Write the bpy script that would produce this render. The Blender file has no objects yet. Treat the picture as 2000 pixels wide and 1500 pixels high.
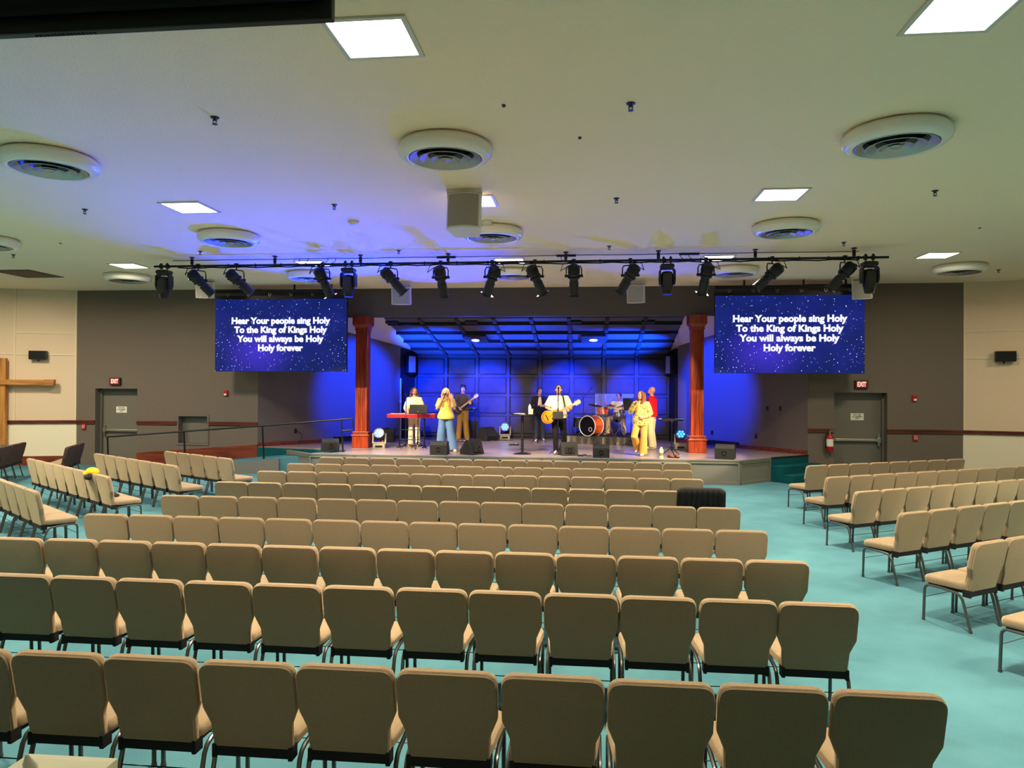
import bpy, bmesh, math, random
from mathutils import Vector, Matrix, Euler
random.seed(7)
V = Vector; PI = math.pi; R = math.radians
sc = bpy.context.scene; COL = sc.collection

# ------------------------------------------------------------------ camera, world, exposure
EYE = V((0.0, 0.0, 2.31)); FPX = 1400.0
YAW, ROLL, TILT = R(6.03), R(0.332), math.atan(7.4 / 1400)
cF = V((-math.sin(YAW) * math.cos(TILT), math.cos(YAW) * math.cos(TILT), math.sin(TILT)))
r0 = V((math.cos(YAW), math.sin(YAW), 0)); u0 = r0.cross(cF)
cR = r0 * math.cos(ROLL) + u0 * math.sin(ROLL); cU = u0 * math.cos(ROLL) - r0 * math.sin(ROLL)
cam_d = bpy.data.cameras.new('camera'); cam = bpy.data.objects.new('camera', cam_d); COL.objects.link(cam)
cam_d.sensor_width = 36.0; cam_d.lens = 36.0 * FPX / 2000.0; cam_d.clip_start = 0.05; cam_d.clip_end = 200
cam.matrix_world = Matrix(((cR.x, cU.x, -cF.x, EYE.x), (cR.y, cU.y, -cF.y, EYE.y), (cR.z, cU.z, -cF.z, EYE.z), (0, 0, 0, 1)))
sc.camera = cam
vs = sc.view_settings
vs.view_transform = 'Standard'; vs.look = 'None'; vs.gamma = 1.0; vs.use_curve_mapping = False
vs.exposure = 0.0
world = bpy.data.worlds.new('world'); sc.world = world; world.use_nodes = True
world.node_tree.nodes['Background'].inputs[0].default_value = (0.02, 0.02, 0.02, 1)
world.node_tree.nodes['Background'].inputs[1].default_value = 0.3
PANEL_POWER = 11.0           # radiance of the ceiling light lenses
PANEL_WATTS = 205.0         # light each panel throws down through its prismatic lens
PANEL_COLOR = (1.0, .87, .64)
BLUE = (0.0, 0.026, 1.0)
WARM = (1.0, 0.80, 0.52)

def at(px, py, Y):
    """world point seen at photo pixel (px, py) on the plane at depth Y"""
    d = cF + cR * ((px - 1000) / FPX) - cU * ((py - 750) / FPX)
    return EYE + d * (Y / d.y)

def spot(name, loc, target, power, color, size, blend=0.3, radius=0.06):
    l = bpy.data.lights.new(name, 'SPOT'); l.energy = power; l.color = color
    l.spot_size = R(size); l.spot_blend = blend; l.shadow_soft_size = radius
    o = bpy.data.objects.new(name, l); COL.objects.link(o); o.location = loc
    o.rotation_euler = (V(target) - V(loc)).to_track_quat('-Z', 'Y').to_euler()
    return o

# front light from the profile spots on the pipe: half focused downstage (cut off at head height), half upstage
for i, x in enumerate((-8.4, -7.2, -5.95, -4.3, -3.25, -2.1, -1.25, -.55, .6, 2.2, 3.6, 5.0)):
    if i in (3, 4, 6, 8, 9):
        spot('profile_spot_light', (x, 14.85, 4.32), (x * .9 - .25, 22.7, 1.6), 1250, WARM, 24, .3, .05)
    else:
        tx = -1.75 + (x + 1.75) * .62 + (.8 if x < -1.7 else -.8) * .2
        spot('profile_spot_light', (x, 14.85, 4.32), (tx, 19.3, .75), 1500, WARM, 33, .22, .05)
# blue light: heads standing on the stage thrown up over the room, LED washes at the walls and on the shell
for loc, tgt, p, s in (((-5.95, 19.42, 1.2), (-6.0, 14.6, 5.0), 6000, 52), ((-2.72, 23.5, 1.2), (-3.9, 14.9, 5.0), 12000, 33),
                       ((2.7, 20.45, 1.2), (1.6, 14.6, 5.0), 1300, 50)):
    spot('stage_head_light', loc, tgt, p, BLUE, s, .75, .2)
for loc, tgt, p, s in (((-5.1, 20.35, 4.05), (-7.1, 21.95, 2.55), 4200, 58), ((1.7, 20.35, 4.05), (3.7, 21.95, 2.55), 4200, 58)):
    spot('wall_wash_light', loc, tgt, p, BLUE, s, .55, .12)
for x, tx, p in ((-6.0, -5.35, 9500), (-3.5, -3.3, 9500), (-.35, -.75, 9500), (1.9, 1.6, 9500)):
    spot('shell_wash_light', (x * .97, 20.6, 3.85), (tx, 24.1, 2.05), p, BLUE, 36, .7, .08)
for loc, tgt, p in (((-5.7, 20.1, 1.25), (-4.3, 22.7, 4.0), 9000), ((-2.6, 22.6, 1.3), (-1.9, 21.8, 3.9), 2500), ((2.45, 21.2, 1.25), (.8, 22.7, 4.0), 8500)):
    spot('shell_top_light', loc, tgt, p, (0, .055, 1), 62, .8, .1)

# ------------------------------------------------------------------ mesh helper
class MB:
    def __init__(s): s.v = []; s.f = []
    def add(s, vs_, fs, M=None):
        o = len(s.v)
        s.v += [(M @ V(p)) if M is not None else V(p) for p in vs_]
        s.f += [tuple(i + o for i in f) for f in fs]
        return s
    def box(s, c, d, M=None, rz=0):
        x, y, z = d[0] / 2, d[1] / 2, d[2] / 2
        T = Matrix.Translation(c) @ Matrix.Rotation(rz, 4, 'Z')
        if M is not None: T = M @ T
        return s.add([(-x, -y, -z), (x, -y, -z), (x, y, -z), (-x, y, -z), (-x, -y, z), (x, -y, z), (x, y, z), (-x, y, z)],
                     [(0, 3, 2, 1), (4, 5, 6, 7), (0, 1, 5, 4), (1, 2, 6, 5), (2, 3, 7, 6), (3, 0, 4, 7)], T)
    def bx(s, x0, x1, y0, y1, z0, z1, M=None):
        return s.box(((x0 + x1) / 2, (y0 + y1) / 2, (z0 + z1) / 2), (abs(x1 - x0), abs(y1 - y0), abs(z1 - z0)), M)
    def loft(s, rings, caps=True, closed=True, M=None):
        n = len(rings[0]); vs_ = [p for r in rings for p in r]; fs = []
        for i in range(len(rings) - 1):
            for j in range(n if closed else n - 1):
                k = (j + 1) % n
                fs.append((i * n + j, i * n + k, (i + 1) * n + k, (i + 1) * n + j))
        if caps: fs += [tuple(range(n - 1, -1, -1)), tuple(range((len(rings) - 1) * n, len(rings) * n))]
        return s.add(vs_, fs, M)
    def tube(s, pts, r, n=8, M=None, flat=1.0, dome=False):
        pts = [V(p) for p in pts]; m = len(pts)
        rs = list(r) if isinstance(r, (list, tuple)) else [r] * m
        if dome:
            a, b = pts[0], pts[-1]; da = (a - pts[1]).normalized(); db = (b - pts[-2]).normalized()
            pre = [(a + da * rs[0] * math.sin(t), rs[0] * math.cos(t)) for t in (R(80), R(55), R(28))]
            post = [(b + db * rs[-1] * math.sin(t), rs[-1] * math.cos(t)) for t in (R(28), R(55), R(80))]
            pts = [p for p, _ in pre] + pts + [p for p, _ in post]; rs = [q for _, q in pre] + rs + [q for _, q in post]; m = len(pts)
        nrm = None; rings = []
        for i in range(m):
            t = (pts[min(i + 1, m - 1)] - pts[max(i - 1, 0)])
            t = t.normalized() if t.length > 1e-9 else V((0, 0, 1))
            if nrm is None:
                nrm = V((1, 0, 0)) if abs(t.x) < .8 else V((0, 1, 0))
            nrm = (nrm - t * nrm.dot(t)); nrm.normalize(); b = t.cross(nrm)
            rings.append([pts[i] + (nrm * math.cos(2 * PI * j / n) + b * math.sin(2 * PI * j / n) * flat) * rs[i] for j in range(n)])
        return s.loft(rings, True, True, M)
    def cyl(s, p0, p1, r, r1=None, n=16, M=None): return s.tube([p0, p1], [r, r if r1 is None else r1], n, M)
    def ell(s, c, d, M=None, nu=14, nv=9):
        rings = []
        for i in range(1, nv):
            a = PI * i / nv
            rings.append([(c[0] + d[0] * math.sin(a) * math.cos(2 * PI * j / nu), c[1] + d[1] * math.sin(a) * math.sin(2 * PI * j / nu), c[2] - d[2] * math.cos(a)) for j in range(nu)])
        return s.loft(rings, True, True, M)
    def lathe(s, prof, n=24, M=None, caps=False):
        return s.loft([[(r * math.cos(2 * PI * j / n), r * math.sin(2 * PI * j / n), z) for j in range(n)] for r, z in prof], caps, True, M)
    def prism(s, poly, z0, z1, M=None):
        return s.loft([[(x, y, z0) for x, y in poly], [(x, y, z1) for x, y in poly]], True, True, M)
    def pillow(s, poly, layers, M=None):
        n = len(poly); nr = []
        for i in range(n):
            a, b = V(poly[i - 1]), V(poly[(i + 1) % n]); t = (b - a).normalized(); nr.append(V((t.y, -t.x)))
        return s.loft([[(poly[i][0] - nr[i].x * ins, poly[i][1] - nr[i].y * ins, z) for i in range(n)] for z, ins in layers], True, True, M)
    def torus(s, c, r, t, n=24, k=8, M=None):
        rings = []
        for i in range(n + 1):
            a = 2 * PI * i / n
            rings.append([(c[0] + (r + t * math.cos(2 * PI * j / k)) * math.cos(a), c[1] + (r + t * math.cos(2 * PI * j / k)) * math.sin(a), c[2] + t * math.sin(2 * PI * j / k)) for j in range(k)])
        return s.loft(rings, False, True, M)
    def mesh(s, name, mat, smooth=True, angle=40):
        me = bpy.data.meshes.new(name); me.from_pydata([tuple(p) for p in s.v], [], s.f); me.validate()
        bm = bmesh.new(); bm.from_mesh(me); bmesh.ops.recalc_face_normals(bm, faces=bm.faces); bm.to_mesh(me); bm.free()
        if mat: me.materials.append(mat)
        if smooth:
            me.polygons.foreach_set('use_smooth', [True] * len(me.polygons)); me.set_sharp_from_angle(angle=R(angle))
        return me
    def build(s, name, mat, parent=None, smooth=True, bevel=0, remesh=0, relax=2):
        me = s.mesh(name, mat, smooth)
        o = bpy.data.objects.new(name, me); COL.objects.link(o)
        if remesh:
            md = o.modifiers.new('remesh', 'REMESH'); md.mode = 'VOXEL'; md.voxel_size = remesh
            dg = bpy.context.evaluated_depsgraph_get(); m2 = bpy.data.meshes.new_from_object(o.evaluated_get(dg))
            o.modifiers.clear(); o.data = m2; bpy.data.meshes.remove(me)
            bm = bmesh.new(); bm.from_mesh(m2)
            for _ in range(relax): bmesh.ops.smooth_vert(bm, verts=bm.verts, factor=.5, use_axis_x=True, use_axis_y=True, use_axis_z=True)
            bm.to_mesh(m2); bm.free(); m2.name = name
            m2.polygons.foreach_set('use_smooth', [True] * len(m2.polygons))
            if not m2.materials and mat: m2.materials.append(mat)
        if bevel:
            b = o.modifiers.new('bevel', 'BEVEL'); b.width = bevel; b.segments = 2; b.limit_method = 'ANGLE'
        if parent is not None: o.parent = parent
        return o

def tag(o, label, cat, group=None, kind=None):
    o['label'] = label; o['category'] = cat
    if group: o['group'] = group
    if kind: o['kind'] = kind
    return o
def thing(name, label, cat, loc=(0, 0, 0), rz=0, group=None):
    o = bpy.data.objects.new(name, None); COL.objects.link(o); o.empty_display_size = .1
    o.location = loc; o.rotation_euler = (0, 0, rz)
    return tag(o, label, cat, group)
def struct(o): o['kind'] = 'structure'; return o
def copy_tree(o, loc=None, rz=None, label=None, parent=None):
    c = o.copy(); COL.objects.link(c)
    if parent is not None: c.parent = parent
    if loc is not None: c.location = loc
    if rz is not None: c.rotation_euler = (0, 0, rz)
    if label: c['label'] = label
    for ch in KIDS(o): copy_tree(ch, parent=c)
    return c
def KIDS(o): return list(o.children)
def frame(origin, x, y):
    x = V(x).normalized(); z = x.cross(V(y)).normalized(); y = z.cross(x)
    return Matrix(((x.x, y.x, z.x, origin[0]), (x.y, y.y, z.y, origin[1]), (x.z, y.z, z.z, origin[2]), (0, 0, 0, 1)))
def look(origin, d, up=(0, 0, 1)):
    """matrix whose +Z points along d"""
    z = V(d).normalized(); x = V(up).cross(z)
    if x.length < 1e-4: x = V((1, 0, 0)).cross(z)
    x.normalize(); y = z.cross(x)
    return Matrix(((x.x, y.x, z.x, origin[0]), (x.y, y.y, z.y, origin[1]), (x.z, y.z, z.z, origin[2]), (0, 0, 0, 1)))
TR = Matrix.Translation
def RX(a): return Matrix.Rotation(a, 4, 'X')
def RY(a): return Matrix.Rotation(a, 4, 'Y')
def RZ(a): return Matrix.Rotation(a, 4, 'Z')
ORD = ('first second third fourth fifth sixth seventh eighth ninth tenth eleventh twelfth thirteenth fourteenth fifteenth').split()

# ------------------------------------------------------------------ materials
def lin(c):
    return tuple(((x / 255) / 12.92 if x / 255 <= .04045 else ((x / 255 + .055) / 1.055) ** 2.4) for x in c) + (1,)
def mat(name, rgb, rough=.6, metal=0, bump=0, scale=80, vary=0, spec=.5, emit=None, estr=0, coat=0):
    m = bpy.data.materials.new(name); m.use_nodes = True; nt = m.node_tree; b = nt.nodes['Principled BSDF']
    b.inputs['Base Color'].default_value = lin(rgb); b.inputs['Roughness'].default_value = rough
    b.inputs['Metallic'].default_value = metal; b.inputs['Specular IOR Level'].default_value = spec
    if coat: b.inputs['Coat Weight'].default_value = coat
    if emit: b.inputs['Emission Color'].default_value = lin(emit); b.inputs['Emission Strength'].default_value = estr
    if bump or vary:
        tc = nt.nodes.new('ShaderNodeTexCoord'); no = nt.nodes.new('ShaderNodeTexNoise'); no.inputs['Scale'].default_value = scale; no.inputs['Detail'].default_value = 4
        nt.links.new(tc.outputs['Object'], no.inputs['Vector'])
        if bump:
            bp = nt.nodes.new('ShaderNodeBump'); bp.inputs['Strength'].default_value = bump; bp.inputs['Distance'].default_value = .01
            nt.links.new(no.outputs['Fac'], bp.inputs['Height']); nt.links.new(bp.outputs['Normal'], b.inputs['Normal'])
        if vary:
            cr = nt.nodes.new('ShaderNodeValToRGB'); e = cr.color_ramp.elements
            e[0].position = .3; e[1].position = .7
            e[0].color = lin([max(0, c * (1 - vary)) for c in rgb]); e[1].color = lin([min(255, c * (1 + vary)) for c in rgb])
            nt.links.new(no.outputs['Fac'], cr.inputs['Fac']); nt.links.new(cr.outputs['Color'], b.inputs['Base Color'])
    return m
def wood(name, dark, light, rough=.35, axis='Z', scale=14):
    m = mat(name, dark, rough); nt = m.node_tree; b = nt.nodes['Principled BSDF']
    tc = nt.nodes.new('ShaderNodeTexCoord'); mp = nt.nodes.new('ShaderNodeMapping'); no = nt.nodes.new('ShaderNodeTexNoise'); cr = nt.nodes.new('ShaderNodeValToRGB')
    mp.inputs['Scale'].default_value = {'Z': (1, 1, .08), 'X': (.08, 1, 1), 'Y': (1, .08, 1)}[axis]
    no.inputs['Scale'].default_value = scale; no.inputs['Detail'].default_value = 6
    cr.color_ramp.elements[0].position = .35; cr.color_ramp.elements[1].position = .68
    cr.color_ramp.elements[0].color = lin(dark); cr.color_ramp.elements[1].color = lin(light)
    for a, c in ((tc.outputs['Object'], mp.inputs['Vector']), (mp.outputs['Vector'], no.inputs['Vector']), (no.outputs['Fac'], cr.inputs['Fac']), (cr.outputs['Color'], b.inputs['Base Color'])): nt.links.new(a, c)
    return m
def carpet(name, a, b_, scale=1.3):
    m = mat(name, a, .95, 0, .35, 260, 0, .1); nt = m.node_tree; b = nt.nodes['Principled BSDF']
    tc = nt.nodes.new('ShaderNodeTexCoord'); n1 = nt.nodes.new('ShaderNodeTexNoise'); n2 = nt.nodes.new('ShaderNodeTexNoise'); mx = nt.nodes.new('ShaderNodeMixRGB'); cr = nt.nodes.new('ShaderNodeValToRGB')
    n1.inputs['Scale'].default_value = scale; n1.inputs['Detail'].default_value = 5; n2.inputs['Scale'].default_value = 120
    mx.inputs[0].default_value = .35
    cr.color_ramp.elements[0].position = .3; cr.color_ramp.elements[1].position = .7
    cr.color_ramp.elements[0].color = lin(a); cr.color_ramp.elements[1].color = lin(b_)
    for x, y in ((tc.outputs['Object'], n1.inputs['Vector']), (tc.outputs['Object'], n2.inputs['Vector']), (n1.outputs['Fac'], mx.inputs[1]), (n2.outputs['Fac'], mx.inputs[2]), (mx.outputs[0], cr.inputs['Fac']), (cr.outputs['Color'], b.inputs['Base Color'])): nt.links.new(x, y)
    return m
M = dict(
    ceil=mat('ceiling_paint', (252, 229, 196), .85, 0, .5, 38, 0, .2), grey=mat('grey_wall_paint', (112, 101, 91), .8, 0, .08, 60, .03, .15),
    door=mat('grey_door_paint', (110, 104, 94), .5), beige=mat('beige_wall_panel', (220, 196, 168), .85, 0, .12, 150, .03, .2), cream=mat('cream_wall_paint', (236, 224, 196), .8, 0, .05, 60, 0, .2),
    strip=mat('cream_trim', (222, 204, 172), .6), teal=carpet('teal_carpet', (62, 104, 116), (86, 134, 143)), dteal=carpet('dark_teal_carpet', (10, 70, 76), (18, 88, 92)),
    rail=wood('chair_rail_wood', (70, 26, 16), (112, 48, 30), .4, 'X'), base=wood('baseboard_wood', (96, 36, 16), (140, 62, 32), .4, 'X'),
    col=wood('column_wood', (112, 36, 12), (176, 68, 26), .32, 'Z', 22), cross=wood('cross_wood', (140, 84, 28), (204, 142, 66), .6, 'Z', 9),
    vinyl=mat('stage_vinyl', (150, 134, 130), .28, 0, .04, 30, .06), front=mat('stage_front_paint', (112, 110, 100), .55), shell=mat('shell_panel_cloth', (66, 62, 62), .8, 0, .9, 5, .05, .2),
    shell2=mat('cloud_panel_cloth', (92, 88, 90), .75, 0, .2, 5, .05, .3), dark=mat('dark_shell_frame', (26, 25, 28), .6), white=mat('white_gloss', (236, 232, 220), .25), offw=mat('off_white_plastic', (214, 208, 194), .45),
    chrome=mat('chrome', (210, 210, 212), .16, 1), vent=mat('vent_aluminium', (168, 166, 160), .38, .85), steel=mat('brushed_steel', (196, 190, 174), .35, 1), black=mat('black_plastic', (14, 14, 15), .45), blackm=mat('black_metal', (18, 18, 20), .4, .3),
    matte=mat('matte_black', (10, 10, 10), .85), dgrey=mat('dark_grey_metal', (62, 60, 58), .42, .6), grille=mat('grey_speaker_grille', (160, 155, 146), .8, 0, .3, 400), lens=mat('lamp_lens', (255, 250, 240), .4, emit=(255, 236, 205), estr=PANEL_POWER),
    red=mat('red_enamel', (170, 16, 24), .35), pink=mat('pink_label', (226, 150, 150), .5), paper=mat('paper', (236, 230, 212), .8), ink=mat('black_ink', (18, 18, 18), .7),
    fab=mat('taupe_upholstery', (154, 132, 106), .95, 0, .5, 420, .16, .15), fabd=mat('brown_upholstery', (88, 70, 64), .95, 0, .5, 420, .14, .15), frame=mat('chair_frame_metal', (96, 96, 92), .34, .7),
    glow=mat('soft_white_glow', (255, 250, 235), .5, emit=(255, 246, 225), estr=22), redlit=mat('exit_letters', (255, 190, 180), .5, emit=(255, 170, 160), estr=1.1), redface=mat('exit_face', (110, 20, 18), .5, emit=(150, 18, 14), estr=.15),
)

for k in ('fab',):
    q = M[k].node_tree.nodes['Principled BSDF']; q.inputs['Sheen Weight'].default_value = .85; q.inputs['Sheen Roughness'].default_value = .4; q.inputs['Sheen Tint'].default_value = lin((255, 232, 190))

# ------------------------------------------------------------------ the room
M['hdr'] = mat('shaded_grey_header_paint', (82, 76, 76), .7)  # same grey paint as the walls, darkened to hold the header's shade
CZ = 5.07; SZ = 0.6; YW = 19.46
XL, XR = -14.82, 9.56            # ends of the grey front wall
def wallseg(name, p0, p1, z0, z1, th, m, parent=None, bevel=0):
    p0, p1 = V(p0), V(p1); d = (p1 - p0).normalized(); n = V((-d.y, d.x)) * th
    b = MB().prism([tuple(p0), tuple(p1), tuple(p1 + n), tuple(p0 + n)], z0, z1)
    o = b.build(name, m, parent, False, bevel)
    return o if parent is not None else struct(o)
LEND = (XL - .953 * 7.5, YW - .304 * 7.5); REND = (XR + .953 * 6, YW - .304 * 6)
struct(MB().bx(-24, 18, -5.5, 27, -.12, 0).build('floor', M['teal'], None, False))
struct(MB().bx(-24, 18, -5.5, 19.93, CZ, CZ + .12).build('ceiling', M['ceil'], None, False))
wallseg('wall_left', (LEND[0], -5.2), LEND, 0, CZ, .2, M['beige']); wallseg('wall_right', REND, (REND[0], -5.2), 0, CZ, .2, M['beige'])
wallseg('wall_rear', (REND[0] + .2, -5.2), (LEND[0] - .2, -5.2), 0, CZ, .2, M['cream'])
RZ_ = 1.242
def flank(side, a, b):
    up = wallseg('wall_%s_panelled' % side, a, b, RZ_, CZ, .2, M['beige']); wallseg('wall_%s_lower' % side, a, b, 0, RZ_, .2, M['cream'])
    a, b = V(a), V(b); d = (b - a).normalized(); n = V((d.y, -d.x)); L = (b - a).length
    T = Matrix(((d.x, -n.x, 0, a.x), (d.y, -n.y, 0, a.y), (0, 0, 1, 0), (0, 0, 0, 1)))   # x along wall, -y into the room
    ra = MB().bx(0, L, -.035, 0, RZ_ - .05, RZ_ + .05, T).bx(0, L, -.05, 0, RZ_ + .012, RZ_ + .04, T).build('rail_' + side, M['rail'], None, False)
    ra.name = 'trim_1' if side == 'left' else 'trim_2'; struct(ra)
    struct(MB().bx(0, L, -.02, 0, 0, .26, T).build('baseboard_' + side, M['base'], None, False))
    return T, L
# panels on the angled side walls: u runs from the far end of each wall
TL, LL = flank('left', LEND, (XL, YW)); TRr, LR = flank('right', (XR, YW), REND)
def strips(T, L, n, us, hs):
    b = MB()
    for u in us: b.bx(u - .022, u + .022, -.022, 0, RZ_ + .05, CZ, T)
    for u0, u1, z in hs: b.bx(u0, u1, -.018, 0, z - .017, z + .017, T)
    struct(b.build('trim_%d' % n, M['strip'], None, False))
lu = lambda u: LL - u
strips(TL, LL, 3, [lu(.03), lu(1.62), lu(2.32), lu(3.9), lu(4.6), lu(6.2)],
       [(lu(1.62), lu(.03), 3.82), (lu(1.62), lu(.03), 3.19), (lu(2.32), lu(1.62), 3.2), (lu(3.9), lu(2.32), 3.82), (lu(4.6), lu(3.9), 3.2), (lu(6.2), lu(4.6), 3.82)])
strips(TRr, LR, 4, [.03, 1.62, 2.32, 3.9], [(.03, 1.62, 3.82), (.03, 1.62, 3.13), (1.62, 2.32, 3.2), (2.32, 3.9, 3.82)])

# grey front wall, left part with the recessed door and the recessed hatch
D1 = (-14.24, -12.94, 2.22); HT = (at(349, 840, YW).x, at(405, 840, YW).x, at(377, 866, YW).z, at(377, 813, YW).z)
b = MB()
b.bx(XL, D1[0], YW, YW + .34, 0, CZ).bx(D1[0], D1[1], YW, YW + .34, D1[2], CZ).bx(D1[1], HT[0], YW, YW + .34, 0, CZ)
b.bx(HT[0], HT[1], YW, YW + .34, 0, HT[2]).bx(HT[0], HT[1], YW, YW + .34, HT[3], CZ).bx(HT[1], -9.3, YW, YW + .34, 0, CZ)
struct(b.build('wall_front_left', M['grey'], None, False))
D2 = (6.386, 7.71, 2.235)
b = MB().bx(5.73, D2[0], YW, YW + .34, 0, CZ).bx(D2[0], D2[1], YW, YW + .34, D2[2], CZ).bx(D2[1], XR, YW, YW + .34, 0, CZ)
struct(b.build('wall_front_right', M['grey'], None, False))
def door(n, x0, x1, top, hinge_left):
    o = MB().bx(x0, x1, YW + .29, YW + .34, 0, top).build('door_%d' % n, M['door'], None, False); struct(o)
    MB().bx(x0, x0 + .05, YW + .2, YW + .29, 0, top).bx(x1 - .05, x1, YW + .2, YW + .29, 0, top).bx(x0, x1, YW + .2, YW + .29, top - .05, top).build('door_frame', M['door'], o, False)
    lt = x0 + .12 if hinge_left else x1 - .12; far = x1 - .1 if hinge_left else x0 + .1; z = 1.0 if n == 1 else .99
    p = MB().bx(min(lt, far), max(lt, far), YW + .2, YW + .245, z - .035, z + .035).bx(lt - .05, lt + .05, YW + .2, YW + .29, z - .07, z + .07).bx(far - .03, far + .03, YW + .22, YW + .29, z - .03, z + .03)
    o2 = p.build('panic_bar', M['steel'], o, False, .01); o2['label'] = 'steel push bar across the door'
    MB().bx(lt - .025, lt + .025, YW + .21, YW + .29, z - .16, z + .16).build('latch', M['steel'], o2, False, .01)
door(1, D1[0], D1[1], D1[2], True); door(2, D2[0], D2[1], D2[2], False)
h = MB().bx(HT[0], HT[1], YW + .2, YW + .34, HT[2], HT[3]).build('hatch_back', M['door'], None, False); h.name = 'trim_5'; struct(h)
w = .05
fr = MB().bx(HT[0] - w, HT[0], YW - .02, YW, HT[2] - w, HT[3] + w).bx(HT[1], HT[1] + w, YW - .02, YW, HT[2] - w, HT[3] + w).bx(HT[0], HT[1], YW - .02, YW, HT[3], HT[3] + w).bx(HT[0], HT[1], YW - .02, YW, HT[2] - w, HT[2])
fr.build('hatch_frame', M['grey'], h, False)
# chair rail on the grey wall
def rail(n, x0, x1): struct(MB().bx(x0, x1, YW - .035, YW, RZ_ - .05, RZ_ + .05).bx(x0, x1, YW - .05, YW, RZ_ + .012, RZ_ + .04).build('trim_%d' % n, M['rail'], None, False))
rail(6, XL, D1[0]); rail(7, D1[1], HT[0] - w); rail(8, HT[1] + w, -9.3); rail(9, 5.73, D2[0]); rail(10, D2[1], XR)
# baseboards of the front wall; the left one climbs with the ramp
rz = lambda x: max(0.0, min(SZ, .1 * (x + 12.4)))
struct(MB().loft([[(D1[1], y, 0), (-12.4, y, 0), (-9.3, y, rz(-9.3)), (-9.3, y, .66), (-12.4, y, .42), (D1[1], y, .36)] for y in (YW - .025, YW)]).build('baseboard_front_left', M['base'], None, False))
struct(MB().bx(D2[1], XR, YW - .02, YW, 0, .22).bx(5.73, D2[0], YW - .02, YW, 0, .22).build('baseboard_front_right', M['base'], None, False))

# stage alcove
LW = [(-9.3, YW), (-6.2, 23.3), (-5.86, 24.1)]; RW = [(2.66, 24.1), (2.86, 23.3), (5.73, YW)]
wallseg('wall_stage_left', LW[0], LW[1], 0, CZ, .2, M['grey']); wallseg('wall_stage_right', RW[1], RW[2], 0, CZ, .2, M['grey'])
wl = wallseg('wall_stage_left_return', LW[1], LW[2], 0, 3.6, .2, M['dark']); wr = wallseg('wall_stage_right_return', RW[0], RW[1], 0, 3.6, .2, M['dark'])
struct(MB().bx(-6.2, 3.0, 24.1, 24.3, 0, 3.7).build('wall_stage_back', M['dark'], None, False))
sb = bpy.data.objects['wall_stage_back']
px0, pw = -5.86, 8.52 / 8
zs = [.72, 1.40, 2.06, 2.71, 3.34]
for c in range(8):
    for r in range(4):
        x0, x1, z0, z1 = px0 + c * pw + .075, px0 + (c + 1) * pw - .075, zs[r] + .05, zs[r + 1] - .05
        cx, cz, hw, hh = (x0 + x1) / 2, (z0 + z1) / 2, (x1 - x0) / 2, (z1 - z0) / 2
        p = MB().pillow([(-hw, -hh), (hw, -hh), (hw, hh), (-hw, hh)], [(0, .0), (.03, 0), (.05, .02), (.06, .09), (.062, .2)], frame((cx, 24.1, cz), (1, 0, 0), (0, 0, 1))).build('acoustic_panel', M['shell'], sb)
for r in range(4):
    MB().bx(px0, px0 + 8 * pw, 24.03, 24.1, zs[r] - .05, zs[r] + .04).build('panel_ledge', M['dark'], sb, False); MB().bx(px0, px0 + 8 * pw, 24.015, 24.03, zs[r] + .022, zs[r] + .04).build('ledge_lit_edge', M['shell'], sb, False)  # paler front strip paints the lit top edge of each dark ledge
for c in range(9):
    MB().bx(px0 + c * pw - .05, px0 + c * pw + .05, 24.0, 24.1, SZ, 3.36).build('panel_post', M['dark'], sb, False)
MB().bx(px0, px0 + 8 * pw, 24.0, 24.1, 3.34, 3.42).build('panel_rail', M['dark'], sb, False)
# sloping ceiling over the stage, with shingled panels under it
sl = lambda y: 3.4 + .218 * (24.1 - y)
struct(MB().loft([[(x, 24.25, sl(24.25) + .1), (x, 19.9, sl(19.9) + .1), (x, 19.9, sl(19.9) + .25), (x, 24.25, sl(24.25) + .25)] for x in (-9.5, 5.95)]).build('ceiling_stage', M['ceil'], None, False))
cs = bpy.data.objects['ceiling_stage']
MB().loft([[(x, 24.1, sl(24.1) + .075), (x, 20.0, sl(20.0) + .075), (x, 20.0, sl(20.0) + .099), (x, 24.1, sl(24.1) + .099)] for x in (px0, px0 + 8 * pw)]).build('shell_backing', M['dark'], cs, False)
ys = [24.08, 23.2, 22.3, 21.4, 20.5, 20.0]
for r in range(5):
    for c in range(8):
        y0, y1 = ys[r] - .015, ys[r + 1] + .015; x0, x1 = px0 + c * pw + .06, px0 + (c + 1) * pw - .06
        MB().loft([[(x, y0, sl(y0) + .02), (x, y1, sl(y1) - .03), (x, y1, sl(y1) + .02), (x, y0, sl(y0) + .05)] for x in (x0, x1)]).build('cloud_panel', M['shell2'], cs, False)
for y in ys[1:5]: MB().bx(px0 + .03, px0 + 8 * pw - .03, y - .012, y + .012, sl(y) - .075, sl(y) + .03).build('cloud_step', M['matte'], cs, False)
for c in range(1, 8):
    x = px0 + c * pw
    MB().loft([[(q, 24.08, sl(24.08) - .045), (q, 20.05, sl(20.05) - .045), (q, 20.05, sl(20.05) + .07), (q, 24.08, sl(24.08) + .07)] for q in (x - .055, x + .055)]).build('cloud_rib', M['shell'], cs, False)
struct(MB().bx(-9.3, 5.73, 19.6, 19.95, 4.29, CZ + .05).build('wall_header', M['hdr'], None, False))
for nm, a, b_ in (('baseboard_stage_left', LW[0], LW[1]), ('baseboard_stage_right', RW[1], RW[2])):
    wallseg(nm, a, b_, SZ, SZ + .11, -.025, M['base'])
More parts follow.
